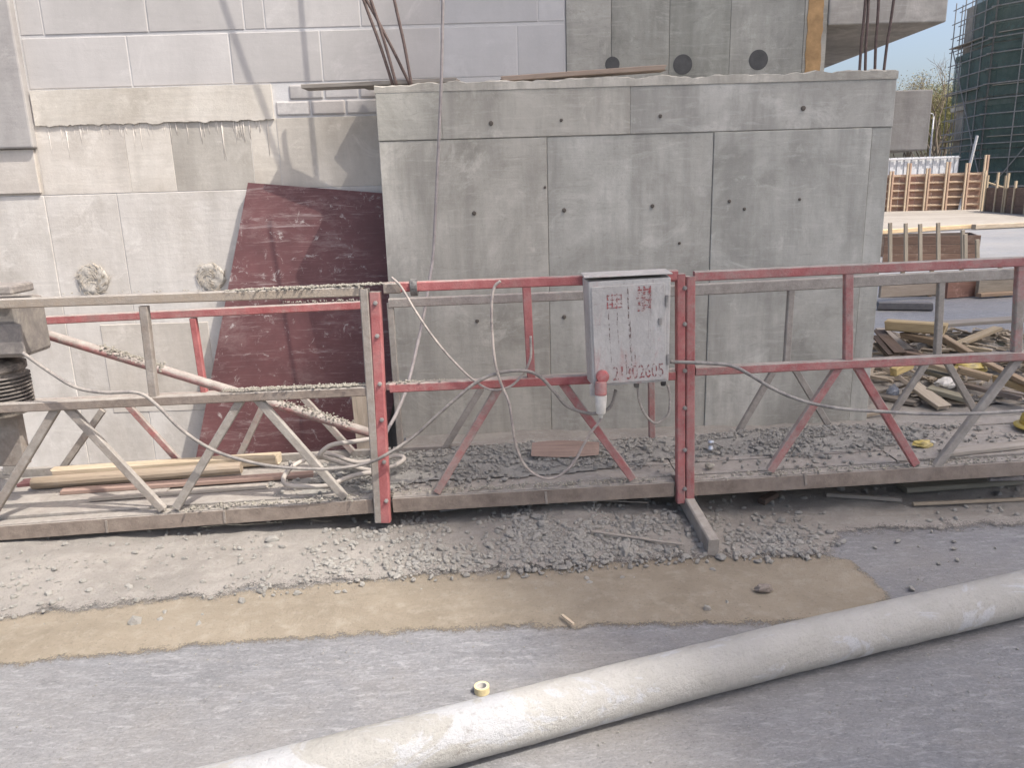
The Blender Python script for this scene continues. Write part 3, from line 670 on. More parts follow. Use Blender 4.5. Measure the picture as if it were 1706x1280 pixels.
# stencilled number and faded red characters (worn paint)
def text(body, size, p, parent, name):
    cu = bpy.data.curves.new(name, 'FONT'); cu.body = body; cu.size = size; cu.align_x = 'CENTER'; cu.align_y = 'CENTER'; cu.extrude = .0006
    t = bpy.data.objects.new(name, cu); COL.objects.link(t); bpy.context.view_layer.update()
    me = bpy.data.meshes.new_from_object(t); COL.objects.unlink(t); bpy.data.objects.remove(t)
    me.materials.clear(); me.materials.append(MATS['red_mark'])
    o = bpy.data.objects.new(name, me); COL.objects.link(o); o.parent = parent
    o.location = Vector(p)-off(parent); o.rotation_euler = (math.radians(90), math.radians(-3.2), 0); return o
n_ = text('21302605', .072, ins(.60, .115)+Vector((0, -.0085, 0)), dr, 'number_marking'); n_.scale = (.82, 1.25, 1)
LIFT = [.0085]
def stroke(m, u0, v0, u1, v1, wd):
    LIFT[0] += .00012; lf_ = Vector((0, -LIFT[0], 0))
    a, b = ins(u0, v0)+lf_, ins(u1, v1)+lf_; d = (b-a).normalized(); s_ = Vector((d.z, 0, -d.x))*wd/2
    m.add([a-s_, a+s_, b+s_, b-s_], [(0, 3, 2, 1)])
m = MB()
for vv in (.86, .82, .78, .745): stroke(m, .22, vv, .42, vv+.004, .006)
for uu in (.23, .29, .35, .41): stroke(m, uu, .735, uu+.004, .875, .006)
m.build('faded_character', 'red_mark', dr); m = MB()
for k in range(9): vv = .70+k*.024; stroke(m, .60+random.uniform(0, .06), vv, .74+random.uniform(0, .07), vv+.006, random.uniform(.005, .011))
for uu in (.63, .70, .77): stroke(m, uu, .70, uu+.01, .93, .010)
m.build('faded_character', 'red_mark', dr)
for u0, w0, L, wd in ((.50, .93, .74, .007), (.515, .62, .5, .005), (.24, .72, .5, .005), (.35, .70, .30, .004), (.44, .30, .2, .005), (.56, .32, .12, .005)):
    x = 0; m = MB()
    for k in range(10):
        a = ins(u0+x, w0-L*k/10)+Vector((0, -.0082, 0)); x += random.uniform(-.006, .006); b = ins(u0+x, w0-L*(k+1)/10)+Vector((0, -.0082, 0))
        q = wd*(1-.06*k)*.5; m.add([a+Vector((-q, 0, 0)), a+Vector((q, 0, 0)), b+Vector((q, 0, 0)), b+Vector((-q, 0, 0))], [(0, 3, 2, 1)])
    m.build('rust_run', 'stain_paint', dr)
# plug in the socket
pg = thing('power_plug', 'white industrial plug with red collar hanging under the control box', 'plug', Q(1001, 690, yb0-.03))
py = yb0-.032; pz0, pz1, pz2 = Q(1001, 692, py).z, Q(1002, 658, py).z, Q(1003, 640, py).z; pxx = Q(1001, 670, py).x
MB().lathe((pxx, py, 0), [(.009, pz0-.012), (.012, pz0+.004), (.021, pz0+.010), (.025, pz0+.04), (.028, pz1)], 18).build('plug_body', 'white_plastic', pg, smooth=False)
MB().lathe((pxx, py, 0), [(.026, pz1+.0005), (.028, pz1+.006), (.027, pz2-.002), (.024, pz2+.012)], 18).build('collar', 'red_plastic', pg, smooth=False)

# ------------------------------------------------------------------ cables, hoses, ropes
def cable(name, pts, r, label, cat, mat='cable', col=None):
    P = spline(pts); return tagit(MB().tube(P, r, 8).build(name, mat, None, P[len(P)//2], smooth=True, color=col), label, cat)
def C(Y, *pp): return [onY(x, y, Y+random.uniform(-.01, .01)) for x, y in pp]
cable('cable', C(3.53, (38, 588), (80, 618), (125, 645), (170, 654), (230, 655), (262, 676), (300, 714), (340, 742), (380, 760), (440, 775), (500, 781), (560, 781), (612, 772), (645, 757), (690, 727), (740, 682), (790, 640), (830, 622), (872, 618), (900, 628), (925, 655), (945, 677), (975, 688), (1000, 688), (1018, 676), (1026, 650)), .0085, 'long grey cable sagging from the left hoist across the lattice to the control box', 'cable', col=(.85, .82, .8))
cable('cable', C(3.55, (652, 462), (668, 478), (690, 515), (715, 553), (740, 585), (768, 615), (792, 636), (820, 650), (850, 644), (872, 622), (884, 596), (884, 560)), .006, 'thin cable drooping from the top rail clamp to the short red upright', 'cable', col=(1.2, 1.12, 1.08))
cable('cable', C(3.51, (834, 468), (824, 478), (819, 505), (820, 555), (825, 605), (835, 640), (848, 672), (854, 710), (860, 745), (876, 778), (902, 796), (925, 796), (945, 783), (960, 765), (972, 742), (988, 716), (999, 703), (1001, 692)), .0068, 'pale cable looping from the top rail down to the deck and up to the plug', 'cable', col=(1.35, 1.25, 1.2))
cable('cable', C(3.5, (1062, 642), (1065, 668), (1074, 690), (1090, 705), (1104, 700), (1114, 688), (1116, 660), (1112, 641)), .006, 'short cable loop hanging under the right side of the control box', 'cable', col=(1.2, 1.15, 1.1))
cable('cable', C(3.53, (1116, 603), (1150, 604), (1188, 606), (1220, 610), (1250, 625), (1290, 649), (1340, 669), (1400, 681), (1470, 686), (1550, 690), (1630, 689), (1720, 683), (1800, 672)), .0085, 'grey cable sagging along the right platform section', 'cable', col=(.9, .9, .9))
hp = [(700, 770, .0), (655, 779, 0), (668, 765, 0), (640, 762, 0), (600, 775, 0), (560, 768, 0), (530, 762, 0), (548, 745, 0), (575, 738, 0), (618, 731, 0)]
cable('hose_coil', [onY(x, y, Y) for x, y, Y in ((628, 730, 3.82), (590, 736, 3.8), (552, 742, 3.78), (533, 758, 3.77), (545, 764, 3.82), (580, 775, 3.86), (620, 784, 3.86), (655, 777, 3.84), (673, 765, 3.88), (660, 760, 3.92), (620, 768, 3.9), (590, 770, 3.9), (550, 757, 3.92), (520, 762, 3.86), (490, 776, 3.8), (473, 795, 3.72), (478, 808, 3.69), (510, 811, 3.68), (548, 809, 3.68), (580, 796, 3.7), (618, 788, 3.74), (640, 795, 3.76))], .0125, 'thick dusty hose coiled on the deck beside the left platform post', 'hose', 'hose', (1.15, 1.1, 1.05))
cable('hanging_rope', [onY(x, y, Y) for x, y, Y in ((748, -420, 4.75), (742, -150, 4.75), (738, 0, 4.75), (735, 140, 4.75), (728, 300, 4.74), (722, 420, 4.7), (715, 470, 4.6), (707, 521, 4.45), (690, 598, 4.2), (677, 649, 4.05), (660, 690, 3.95), (646, 716, 3.88), (640, 735, 3.84))], .0095, 'pale safety rope hanging straight down in front of the concrete block', 'rope', 'rope')
ck = onY(690, 479, YF)
o = MB().lathe((ck.x, YF, ck.z), [(.032, -.016), (.040, -.016), (.040, .016), (.032, .016)], 16, 'X').build('rail_clamp', 'black_plastic', None, (ck.x, YF, ck.z-.03))
tagit(o, 'small black clamp ring around the front top rail', 'clamp')

# red pole leaning in the left section
P = [onY(40, 546, 4.12), onY(140, 578, 4.12), onY(240, 612, 4.1), onY(400, 660, 4.08), onY(500, 690, 4.06), onY(618, 722, 4.04)]
pole = thing('steel_pole', 'mortar crusted red steel pole slanting through the left platform section', 'pole', P[-1])
MB().tube([P[0]+(P[-1]-P[0])*i/12 for i in range(13)], .026, 12).build('tube', 'painted_steel', pole, smooth=True, color=(.50, .25, 0))
def crust_part(a, b, n, spread, size, parent):
    pts = [a+(b-a)*random.random()+Vector((0, random.gauss(0, spread), abs(random.gauss(.012, .012)))) for i in range(n)]
    clods('mortar_crust', pts, [size*random.uniform(.5, 1.2) for _ in pts], 'crust', parent)
D_ = P[-1]-P[0]
crust_part(P[0]+D_*.22, P[0]+D_*.40, 900, .012, .0065, pole); crust_part(P[0]+D_*.72, P[0]+D_*.95, 900, .012, .0065, pole)

# hoist at the left edge
hs = thing('hoist', 'grey dusty hoist with finned motor at the left platform end', 'hoist', onY(0, 690, 3.75))
def bxp(name, x0, y0, x1, y1, Y0, Y1, mat, bev=.01, col=None):
    a, b = onY(x0, y1, Y0), onY(x1, y0, Y0)
    return slab(name, mat, (a.x, Y0, a.z), (b.x, Y1, b.z), hs, bev, col)
bxp('top_bracket', -60, 476, 18, 494, 3.62, 3.8, 'grey_iron', col=(.95, .9, .86)); bxp('gear_housing', -70, 500, 24, 600, 3.66, 3.9, 'grey_iron', .02, (.78, .74, .7))
bxp('gear_cover', -50, 540, 33, 594, 3.64, 3.655, 'grey_iron', .01, (.85, .81, .78))
c = onY(-8, 638, 3.78); r0 = .155
MB().lathe((c.x, 3.78, c.z-.155), [(r0*.9, 0), (r0*.92, .02), (r0*.88, .03), (r0*.88, .21), (r0*.97, .225), (r0*.97, .255), (r0*.6, .285)], 28).build('motor_body', 'black_plastic', hs, smooth=False, color=(1.3, 1.2, 1.1))
for k in range(9):
    MB().lathe((c.x, 3.78, c.z-.118+k*.019), [(r0*.80, 0), (r0*1.02, .001), (r0*1.02, .006), (r0*.80, .007)], 28).build('cooling_fin', 'grey_iron', hs, color=(.7, .66, .63))
bxp('foot_bracket', -60, 690, 26, 780, 3.8, 3.86, 'painted_steel', .006, (.5, .95, 0))

# timber lying on the left deck
def lay(p, q, Y0, Y1, wd, th, mat, label, col=None, cat='timber', lift=0., name='timber_plank'):
    a, b = Vector((p, Y0, deck_z(p)+th/2+.006+lift)), Vector((q, Y1, deck_z(q)+th/2+.006+lift))
    return tagit(beam(name, a, b, wd, th, mat, ragged=.012, color=col), label, cat)
X = lambda px, py, Y: onY(px, py, Y).x
lay(X(85, 752, 4.2), X(460, 745, 4.2), 4.20, 4.22, .07, .06, 'timber', 'pale yellow squared timber lying against the back of the left deck', (1.45, 1.42, 1.35))
a, b = onY(46, 780, 4.0), onY(398, 764, 4.05)
rl = MB().tube([(a.x, 4.02, deck_z(a.x)+.045), ((a.x+b.x)/2, 4.05, deck_z((a.x+b.x)/2)+.043), (b.x, 4.07, deck_z(b.x)+.045)], [.033, .036, .032], 12).build('round_log', 'timber', None, ((a.x+b.x)/2, 4.05, deck_z(a.x)), smooth=False, color=(.9, .86, .84))
tagit(rl, 'brown round log lying on the left deck in front of the squared timber', 'log')
lay(X(110, 800, 3.98), X(520, 775, 3.98), 3.94, 3.97, .06, .022, 'grey_timber', 'thin reddish batten on the left deck in front of the log', (1.1, .85, .8))
lay(X(150, 822, 3.8), X(440, 812, 3.8), 3.80, 3.83, .025, .018, 'grey_timber', 'narrow pale rod on the left deck near the coiled hose', (1.3, 1.28, 1.25), 'rod')
lay(X(30, 770, 4.13), X(120, 745, 4.13), 4.12, 4.16, .09, .02, 'red_plywood', 'small reddish board on the deck below the hoist')
# things on the middle and right deck
m = MB(); p0, p1 = onY(884, 758, 4.0), onY(995, 752, 4.0); vs = []
for i in range(9):
    t = i/8; x = p0.x+(p1.x-p0.x)*t; z = hz(x, 3.98)+.012
    vs += [(x, 3.93, z+.004-.012*math.sin(t*3)), (x+.01, 3.985, z+.055+.008*math.sin(t*4)), (x+.01, 3.99, z+.06+.008*math.sin(t*4)), (x, 3.94, z+.012-.012*math.sin(t*3))]
fs = [(i*4+j, (i+1)*4+j, (i+1)*4+(j+1) % 4, i*4+(j+1) % 4) for i in range(8) for j in range(4)]+[(0, 1, 2, 3), (35, 34, 33, 32)]
tagit(m.add(vs, fs).build('plywood_offcut', 'grey_timber', None, ((p0.x+p1.x)/2, 3.98, hz(.2, 3.98)), color=(1.05, .82, .76)), 'curled reddish brown offcut lying on the mortar of the middle deck', 'offcut')
q = onY(1184, 742, 3.95); zq = hz(q.x, 3.95)
can = thing('crushed_can', 'small shiny crushed can on the deck right of the middle post', 'can', (q.x, 3.95, zq))
MB().lathe((q.x, 3.95, zq+.01), [(.014, 0), (.018, .006), (.012, .025), (.019, .045), (.015, .055)], 12).build('can_body', 'bare_metal', can)
beam('pull_strip', (q.x+.01, 3.95, zq+.05), (q.x+.07, 3.97, zq+.015), .012, .004, 'black_plastic', can)
q = onY(1180, 773, 3.72); tagit(clods('x', [(q.x, 3.72, deck_z(q.x)+.018), (q.x+.025, 3.73, deck_z(q.x)+.016)], [.022, .018], 'crust'), 'pale lump of mortar at the front of the right deck', 'mortar lump'); ob = COL.objects['x']; ob.name = 'mortar_lump'; del ob['kind']
q = onY(1538, 736, 3.85); zq = deck_z(q.x)
pk = thing('yellow_packet', 'crumpled yellow packet with white corner on the right deck', 'packet', (q.x, 3.85, zq))
def crumple(cx_, cy_, cz, sx, sy, sz, seed, name, mat, parent=None, label=None, cat=None):
    vs = []; fs = []; nu, nv = 14, 9
    for j in range(nv+1):
        ph = -math.pi/2+math.pi*j/nv
        for i in range(nu):
            th = 2*math.pi*i/nu; d = Vector((math.cos(ph)*math.cos(th), math.cos(ph)*math.sin(th), math.sin(ph)))
            k = 1+.35*fbm(d.x*1.8+seed, d.y*1.8, d.z*1.8); zz = cz+sz*(d.z*k+.9)
            vs.append((cx_+sx*d.x*k, cy_+sy*d.y*k, max(cz, zz)))
    fs = [(j*nu+i, j*nu+(i+1) % nu, (j+1)*nu+(i+1) % nu, (j+1)*nu+i) for j in range(nv) for i in range(nu)]
    o = MB().add(vs, fs).build(name, mat, parent, None if parent else (cx_, cy_, cz))
    return tagit(o, label, cat)
crumple(q.x, 3.85, zq, .055, .035, .018, 3, 'wrapper', 'yellow_plastic', pk); crumple(q.x+.045, 3.84, zq+.022, .014, .012, .007, 5, 'label', 'white_plastic', pk)
hx = onY(1737, 722, 4.0); zq = deck_z(hx.x)
hh = thing('hard_hat', 'yellow hard hat on the deck at the right edge', 'hard hat', (hx.x, 4.0, zq))
MB().lathe((hx.x, 4.0, zq), [(.115, .03), (.112, .06), (.10, .10), (.075, .135), (.04, .15), (.005, .153)], 28).build('shell', 'yellow_plastic', hh, smooth=True, color=(1.1, 1.05, .7))
MB().lathe((hx.x, 4.0, zq), [(.118, .012), (.140, .014), (.142, .02), (.116, .031)], 28).build('brim', 'yellow_plastic', hh, smooth=True, color=(1.1, 1.05, .7))
MB().tube(spline([(hx.x-.03, 3.90, zq+.1), (hx.x-.005, 3.95, zq+.145), (hx.x, 4.0, zq+.156), (hx.x+.005, 4.05, zq+.145)]), .008, 6).build('ridge', 'yellow_plastic', hh, smooth=True)
a, b = onY(1570, 766, 3.7), onY(1720, 742, 3.75); lay(a.x, b.x+.2, 3.70, 3.78, .07, .02, 'grey_timber', 'grey board slanting over the front of the right deck', (1.2, 1.2, 1.2), 'plank')

# ------------------------------------------------------------------ foreground things
pa, pb = onZ(753, 1226, .083), onZ(1706, 986, .083); pd = pb-pa
P = [pa+pd*t+Vector((0, .012*math.sin(t*4), 0)) for t in (-1.1, -.7, -.35, 0, .25, .5, .75, 1, 1.3, 1.7)]
SP = spline(P, 26); m = MB(); n = 28; vs = []; k = len(SP)
for i, p in enumerate(SP):
    t = (SP[min(i+1, k-1)]-SP[max(i-1, 0)]).normalized(); a = Vector((-t.y, t.x, 0)).normalized(); b = Vector((0, 0, 1))
    for j in range(n):
        q = 2*math.pi*j/n; r = .083*(1+.022*fbm(i*.22, math.cos(q)*2, math.sin(q)*2)+.012*fbm(i*.6, math.cos(q)*5, math.sin(q)*5))
        vs.append((p.x+a.x*math.cos(q)*r, p.y+a.y*math.cos(q)*r, .0838+r*math.sin(q)))
m.add(vs, [(i*n+j, i*n+(j+1) % n, (i+1)*n+(j+1) % n, (i+1)*n+j) for i in range(k-1) for j in range(n)]+[tuple(range(n-1, -1, -1)), tuple(range((k-1)*n, k*n))])
tagit(m.build('delivery_pipe', 'crusted_pipe', None, (.5, 2.1, 0), smooth=True), 'thick cement crusted pipe lying across the paving in the foreground', 'pipe')
q = onZ(803, 1154)
tr_ = thing('tape_roll', 'small roll of yellowish tape on the paving behind the pipe', 'tape roll', q)
nn_ = 28
def annulus(name, r0, r1, h, mat):
    m = MB(); vs = []
    for r, z in ((r1, 0), (r1, h), (r0, h), (r0, 0)): vs += [(q.x+r*math.cos(2*math.pi*j/nn_), q.y+r*math.sin(2*math.pi*j/nn_), .001+z) for j in range(nn_)]
    m.add(vs, [(i*nn_+j, i*nn_+(j+1) % nn_, ((i+1) % 4)*nn_+(j+1) % nn_, ((i+1) % 4)*nn_+j) for i in range(4) for j in range(nn_)]); m.build(name, mat, tr_)
annulus('tape', .0185, .026, .024, 'tape_yellow'); annulus('core_ring', .0165, .0184, .0245, 'white_plastic')
q = onZ(1272, 992); crumple(q.x, q.y, .012, .036, .02, .02, 2, 'stone', 'stone', None, 'lone grey stone lying on the sand strip', 'stone')
q, q2 = onZ(937, 1035), onZ(956, 1049)
tagit(beam('wood_chip', (q.x, q.y, .025), (q2.x, q2.y, .022), .012, .006, 'timber', ragged=.004, color=(1.4, 1.35, 1.3)), 'pale wood chip on the front edge of the sand strip', 'wood chip')
def ground_bar(p, q, wd, th, mat, label, cat, col=None, z=.02, name='rod', ch=.2):
    a, b = onZ(*p), onZ(*q); a.z = dirt_z(a.x, a.y)+th/2+z; b.z = dirt_z(b.x, b.y)+th/2+z
    return tagit(beam(name, a, b, wd, th, mat, ragged=.002, color=col, ch=ch), label, cat)
ground_bar((733, 864), (945, 849), .011, .011, 'bare_metal', 'thin bright metal rod on the ground under the middle platform section', 'rod', (1.1, 1.1, 1.1), .012, 'metal_rod')
ground_bar((930, 864), (1080, 862), .006, .006, 'grey_timber', 'thin wire on the rubble below the middle platform section', 'wire', None, .03, 'steel_wire')
ground_bar((985, 906), (1136, 922), .012, .010, 'grey_timber', 'thin grey stick lying on the rubble', 'stick', None, .014, 'wooden_stick')
ground_bar((1644, 826), (1790, 820), .022, .022, 'bare_metal', 'shiny round tube on the ground at the right edge', 'tube', (.95, .95, 1.0), .06, 'metal_tube', .29)
ground_bar((1375, 838), (1500, 842), .03, .02, 'grey_timber', 'short weathered lath on the ground under the right platform section', 'lath', None, .01, 'timber_lath')
ground_bar((1520, 850), (1800, 838), .02, .016, 'timber', 'long pale lath on the ground at the right', 'lath', None, .012, 'timber_lath')
ground_bar((1500, 822), (1690, 812), .12, .03, 'grey_timber', 'wide grey board under the right end of the platform', 'plank', (.95, .98, .9), .006, 'timber_plank')
ground_bar((1268, 846), (1290, 836), .05, .03, 'dark_timber', 'dark wood stub on the ground below the right platform section', 'wood stub', None, .006, 'wood_stub')

# ------------------------------------------------------------------ timber heap right of the block
def zp(p, z): return onZ(p[0], p[1], z)
heap_n = 0
def deb(p, q, zz0, zz1, wd, th, mat, label, col=None, cat='plank', name='timber_plank'):
    col = tuple(v*.84 for v in (col or (1, 1, 1)))  # every tint dimmed evenly, painting the heap's shade into the colour
    return tagit(beam(name, zp(p, zz0), zp(q, zz1), wd, th, mat, ragged=.015, color=col), label, cat, 'timber heap right of the concrete block')
deb((1478, 541), (1575, 548), .42, .42, .12, .09, 'timber', 'thick squared yellowish beam on top of the timber heap', (1.4, 1.3, 1.0), 'beam')
deb((1512, 544), (1720, 530), .40, .40, .16, .03, 'grey_timber', 'long grey board along the back of the timber heap', (1.05, 1.05, 1.05))
deb((1585, 578), (1662, 547), .25, .38, .09, .03, 'timber', 'pale board tilted up to the right in the timber heap', (1.35, 1.3, 1.15))
deb((1570, 562), (1616, 590), .36, .28, .06, .05, 'timber', 'short tan batten across the middle of the heap', (1.0, .9, .8))
deb((1505, 558), (1565, 571), .34, .32, .08, .05, 'timber', 'brown batten left of the middle of the heap', (.9, .8, .7))
deb((1597, 577), (1650, 586), .26, .24, .05, .04, 'timber', 'thin pale batten below the tilted board', (1.3, 1.25, 1.1))
deb((1617, 566), (1674, 576), .24, .22, .08, .04, 'grey_timber', 'olive grey board at the back right of the heap', (.75, .8, .65))
for i, (p, q, k) in enumerate((((1464, 550), (1500, 588), .8), ((1462, 560), (1490, 592), .55), ((1468, 548), (1512, 582), 1.1), ((1462, 572), (1482, 592), .9), ((1476, 552), (1525, 590), .65))):
    deb(p, q, .36-.03*i, .26-.02*i, .10, .012, 'dark_timber' if k < .9 else 'grey_timber', ['dark plywood strip nearest the block in the heap', 'lowest dark plywood strip beside the block', 'greyish ply strip on top of the dark strips', 'small grey ply scrap against the block', 'dark ply strip lying right of the other strips'][i], (k*1.2, k*1.15, k*1.1))
deb((1466, 608), (1516, 642), .28, .12, .10, .035, 'grey_timber', 'pale board slanting down to the right beside the block', (1.5, 1.4, 1.3))
deb((1488, 620), (1516, 608), .27, .30, .06, .06, 'timber', 'yellow end of a short timber beside the block', (1.6, 1.45, .85))
deb((1543, 606), (1596, 620), .26, .22, .08, .03, 'timber', 'tan board under the rail in the middle of the heap', (1.1, 1.05, .95))
deb((1540, 616), (1598, 634), .20, .16, .12, .03, 'grey_timber', 'olive brown board in the front of the heap', (.8, .78, .62))
deb((1598, 616), (1650, 630), .26, .22, .07, .05, 'timber', 'tan squared timber in front of the yellow bag', (1.15, 1.02, .85))
deb((1660, 630), (1740, 658), .20, .15, .08, .05, 'timber', 'yellowish squared timber at the right edge of the heap', (1.4, 1.22, .85))
deb((1630, 598), (1730, 648), .30, .20, .06, .03, 'timber', 'thin tan lath slanting to the right edge of the heap', (1.15, 1.0, .85))
deb((1522, 642), (1572, 678), .14, .05, .12, .03, 'grey_timber', 'wide pale board sliding off the front of the heap', (1.45, 1.38, 1.25))
deb((1548, 648), (1614, 666), .12, .08, .11, .035, 'grey_timber', 'grey green board lying in front of the white foam', (.95, .97, .82))
deb((1600, 640), (1700, 664), .12, .08, .06, .03, 'grey_timber', 'brownish grey lath low in the front right of the heap', (.95, .85, .8))
deb((1650, 648), (1760, 668), .10, .06, .05, .025, 'grey_timber', 'thin grey lath at the foot of the heap on the right', (1.05, 1.0, 1.0))
deb((1500, 588), (1600, 606), .24, .22, .07, .04, 'dark_timber', 'dark brown batten buried in the middle of the heap', (1.5, 1.4, 1.3))
deb((1610, 600), (1720, 596), .22, .24, .14, .03, 'dark_timber', 'brown board behind the right end of the middle rail', (1.7, 1.5, 1.4))
deb((1465, 660), (1530, 672), .04, .04, .1, .03, 'grey_timber', 'flat grey board at the foot of the block corner', (.9, .88, .85))
def mound_z(x, y): return .004+.22*math.exp(-((x-4.3)/1.0)**2-((y-6.7)/.85)**2)*(1+.5*fbm(x*2.2, y*2.2))
tagit(sheet('rubble_mound', lin(2.6, 6.2, 60), lin(5.3, 8.6, 50), lambda x, y: mound_z(x, y)+.008+.02*fbm(x*9, y*9), 'dirt', lambda x, y: mound_z(x, y) > .02), 'earth and splinters under the timber heap', 'rubble', kind='stuff')
m = MB()
for k in range(420):
    x, y = random.gauss(4.2, .8), random.gauss(6.5, .6)
    if x < 2.62: continue
    a = random.uniform(0, 3.14); L = random.uniform(.05, .3); z = mound_z(x, y)+random.uniform(.0, .05)
    d = Vector((math.cos(a), math.sin(a), random.uniform(-.25, .25)))*L/2; p = Vector((x, y, z+.02))
    s_ = Vector((-d.y, d.x, 0)).normalized()*random.uniform(.006, .025); u_ = Vector((0, 0, random.uniform(.004, .012)))
    m.add([p-d-s_-u_, p-d+s_-u_, p+d+s_-u_, p+d-s_-u_, p-d-s_+u_, p-d+s_+u_, p+d+s_+u_, p+d-s_+u_], [(0, 1, 2, 3), (4, 7, 6, 5), (0, 4, 5, 1), (1, 5, 6, 2), (2, 6, 7, 3), (3, 7, 4, 0)])
tagit(m.build('wood_splinters', 'timber'), 'splinters and wood scraps scattered through the timber heap', 'wood scraps', kind='stuff')
q = zp((1618, 616), .22); crumple(q.x, q.y, .2, .13, .09, .05, 9, 'plastic_bag', 'yellow_plastic', None, 'crumpled yellow bag on the timber heap', 'bag')
q = zp((1575, 650), .10); crumple(q.x, q.y, .12, .075, .06, .04, 12, 'foam_lump', 'white_plastic', None, 'white foam lump on the boards of the timber heap', 'foam'); bpy.data.objects['foam_lump'].color = (1.25, 1.25, 1.25, 1)
q = zp((1487, 660), .04); crumple(q.x, q.y, .03, .045, .04, .05, 15, 'plastic_sack', 'blue_plastic', None, 'small bluish sack between boards beside the block', 'sack')
# dark beam and low forms further back
deb((1462, 509), (1553, 510), .06, .06, .13, .10, 'sheet_iron', 'dark grey steel beam lying on the pale paving beyond the heap', (.45, .44, .46), 'beam', 'steel_beam'); COL.objects['steel_beam'].pop('group')
lf = thing('low_formwork', 'low timber formwork edge behind the platform rail on the right', 'formwork', onZ(1560, 492))
for p, q, z, wd, th, mat, k in (((1466, 483), (1562, 478), .16, .05, .22, 'grey_timber', (1.2, 1.1, 1.0)), ((1576, 482), (1628, 478), .14, .06, .26, 'dark_timber', (1.9, 1.4, 1.3)), ((1628, 478), (1760, 470), .16, .06, .24, 'grey_timber', (1.0, .95, .85)), ((1630, 492), (1760, 484), .05, .10, .05, 'timber', (1.0, .85, .75)), ((1466, 492), (1600, 488), .03, .10, .05, 'grey_timber', (1.1, 1.1, 1.0))):
    beam('board', zp(p, z), zp(q, z), wd, th, mat, lf, color=k)
for px in (1500, 1548, 1597, 1660, 1720):
    b_ = onZ(px, 494); beam('stake', b_, b_+Vector((0, 0, .46)), .05, .05, 'timber', lf, color=(1.1, 1.0, .9))
# timber form box in the middle distance
mf = thing('timber_formwork', 'dark timber form box with upright stakes in the middle distance', 'formwork', onZ(1555, 434))
p0, p1 = onZ(1470, 438), onZ(1629, 436)
for zc, k in ((.09, 1.2), (.27, 1.0), (.45, .85)):
    beam('board', p0+Vector((0, 0, zc)), p1+Vector((0, 0, zc)), .03, .17, 'dark_timber', mf, color=(k*1.3, k*1.1, k))
p2 = p1+Vector((.5, 1.2, 0)); beam('board', p1+Vector((0, .02, .27)), p2+Vector((0, 0, .27)), .03, .5, 'dark_timber', mf)
beam('board', p0+Vector((0, 1.2, .27)), p2+Vector((0, 0, .27)), .03, .5, 'dark_timber', mf)
for px, ty in ((1481, 371), (1507, 372), (1531, 373), (1561, 371), (1602, 383), (1606, 390), (1626, 399)):
    b_ = onZ(px, 440); b_.y -= .05; t_ = onY(px+2, ty, b_.y)
    beam('stake', b_, t_, .07, .05, 'grey_timber', mf, color=(1.0, .95, .85))
# kerb of timber and sand strip behind it
o = beam('edge_board', onZ(1440, 388, .1), onZ(1620, 377, .1), .15, .14, 'timber', color=(1.4, 1.25, 1.0)); tagit(o, 'long pale edge board on the ground behind the dark form box', 'edge board')
o = beam('edge_board', onZ(1622, 378, .1), onZ(1800, 370, .1), .2, .16, 'grey_timber', color=(1.3, 1.2, 1.05)); tagit(o, 'grey edge board on the ground at the far right', 'edge board')

# ------------------------------------------------------------------ far formwork wall
ff = thing('wall_formwork', 'tall formwork wall with pale walers and studs in the distance', 'formwork wall', onZ(1560, 352))
p0, p1 = onZ(1440, 353.5), onZ(1636, 349)
dv = (p1-p0); L = dv.length; dv.normalize(); nv = Vector((dv.y, -dv.x, 0))
def fpnt(px, z, o_=0.): 
    t = (px-1440)/196; return p0+dv*(L*t)+nv*o_+Vector((0, 0, z))
k = 0
for i in range(7):
    a, b = 1440+i*28, 1440+(i+1)*28
    beam('form_sheet', fpnt(a+.3, 1.0, -.12), fpnt(b-.3, 1.0, -.12), .05, 2.0, 'dark_timber', ff, color=random.choice(((2.9, 2.5, 2.3), (2.4, 2.2, 2.0), (3.1, 2.5, 2.4))))
for z in (.30, .72, 1.12, 1.52, 1.92): beam('waler', fpnt(1440, z), fpnt(1632, z), .12, .10, 'timber', ff, color=(1.5, 1.35, 1.25))
for px, h in ((1450, 2.1), (1480, 2.2), (1508, 2.6), (1540, 2.3), (1572, 2.6), (1604, 2.5), (1633, 2.9)):
    for o_ in (-2.2, 2.2): beam('stud', fpnt(px+o_, -.02, .11), fpnt(px+o_, h, .11), .10, .09, 'timber', ff, color=(1.35, 1.1, 1.05) if o_ > 0 else (1.6, 1.5, 1.4))
# dark low wall at the right with posts
dw = thing('low_wall', 'dark low formwork wall with pale stakes at the far right', 'formwork wall', onZ(1670, 354))
a, b = onZ(1640, 352), onZ(1780, 366)
for zc in (.2, .6, 1.0): beam('board', a+Vector((0, 0, zc)), b+Vector((0, 0, zc)), .06, .39, 'dark_timber', dw, color=(1.1, .9, .8))
for px, ty, k in ((1637, 284, 1.6), (1643, 292, 1.2), (1664, 287, 1.5), (1680, 292, 1.3), (1684, 288, 1.3), (1699, 301, 1.6), (1720, 295, 1.4)):
    t = (px-1640)/140; b_ = a+(b-a)*t+Vector((0, .15, 0)); t_ = onY(px, ty, b_.y); t_.x = b_.x
    beam('stake', b_, t_, .10, .10, 'timber', dw, color=(k, k*.95, k*.85))
beam('brace', onY(1645, 304, 44.5), onY(1690, 318, 43), .12, .08, 'timber', dw, color=(1.5, 1.4, 1.2))
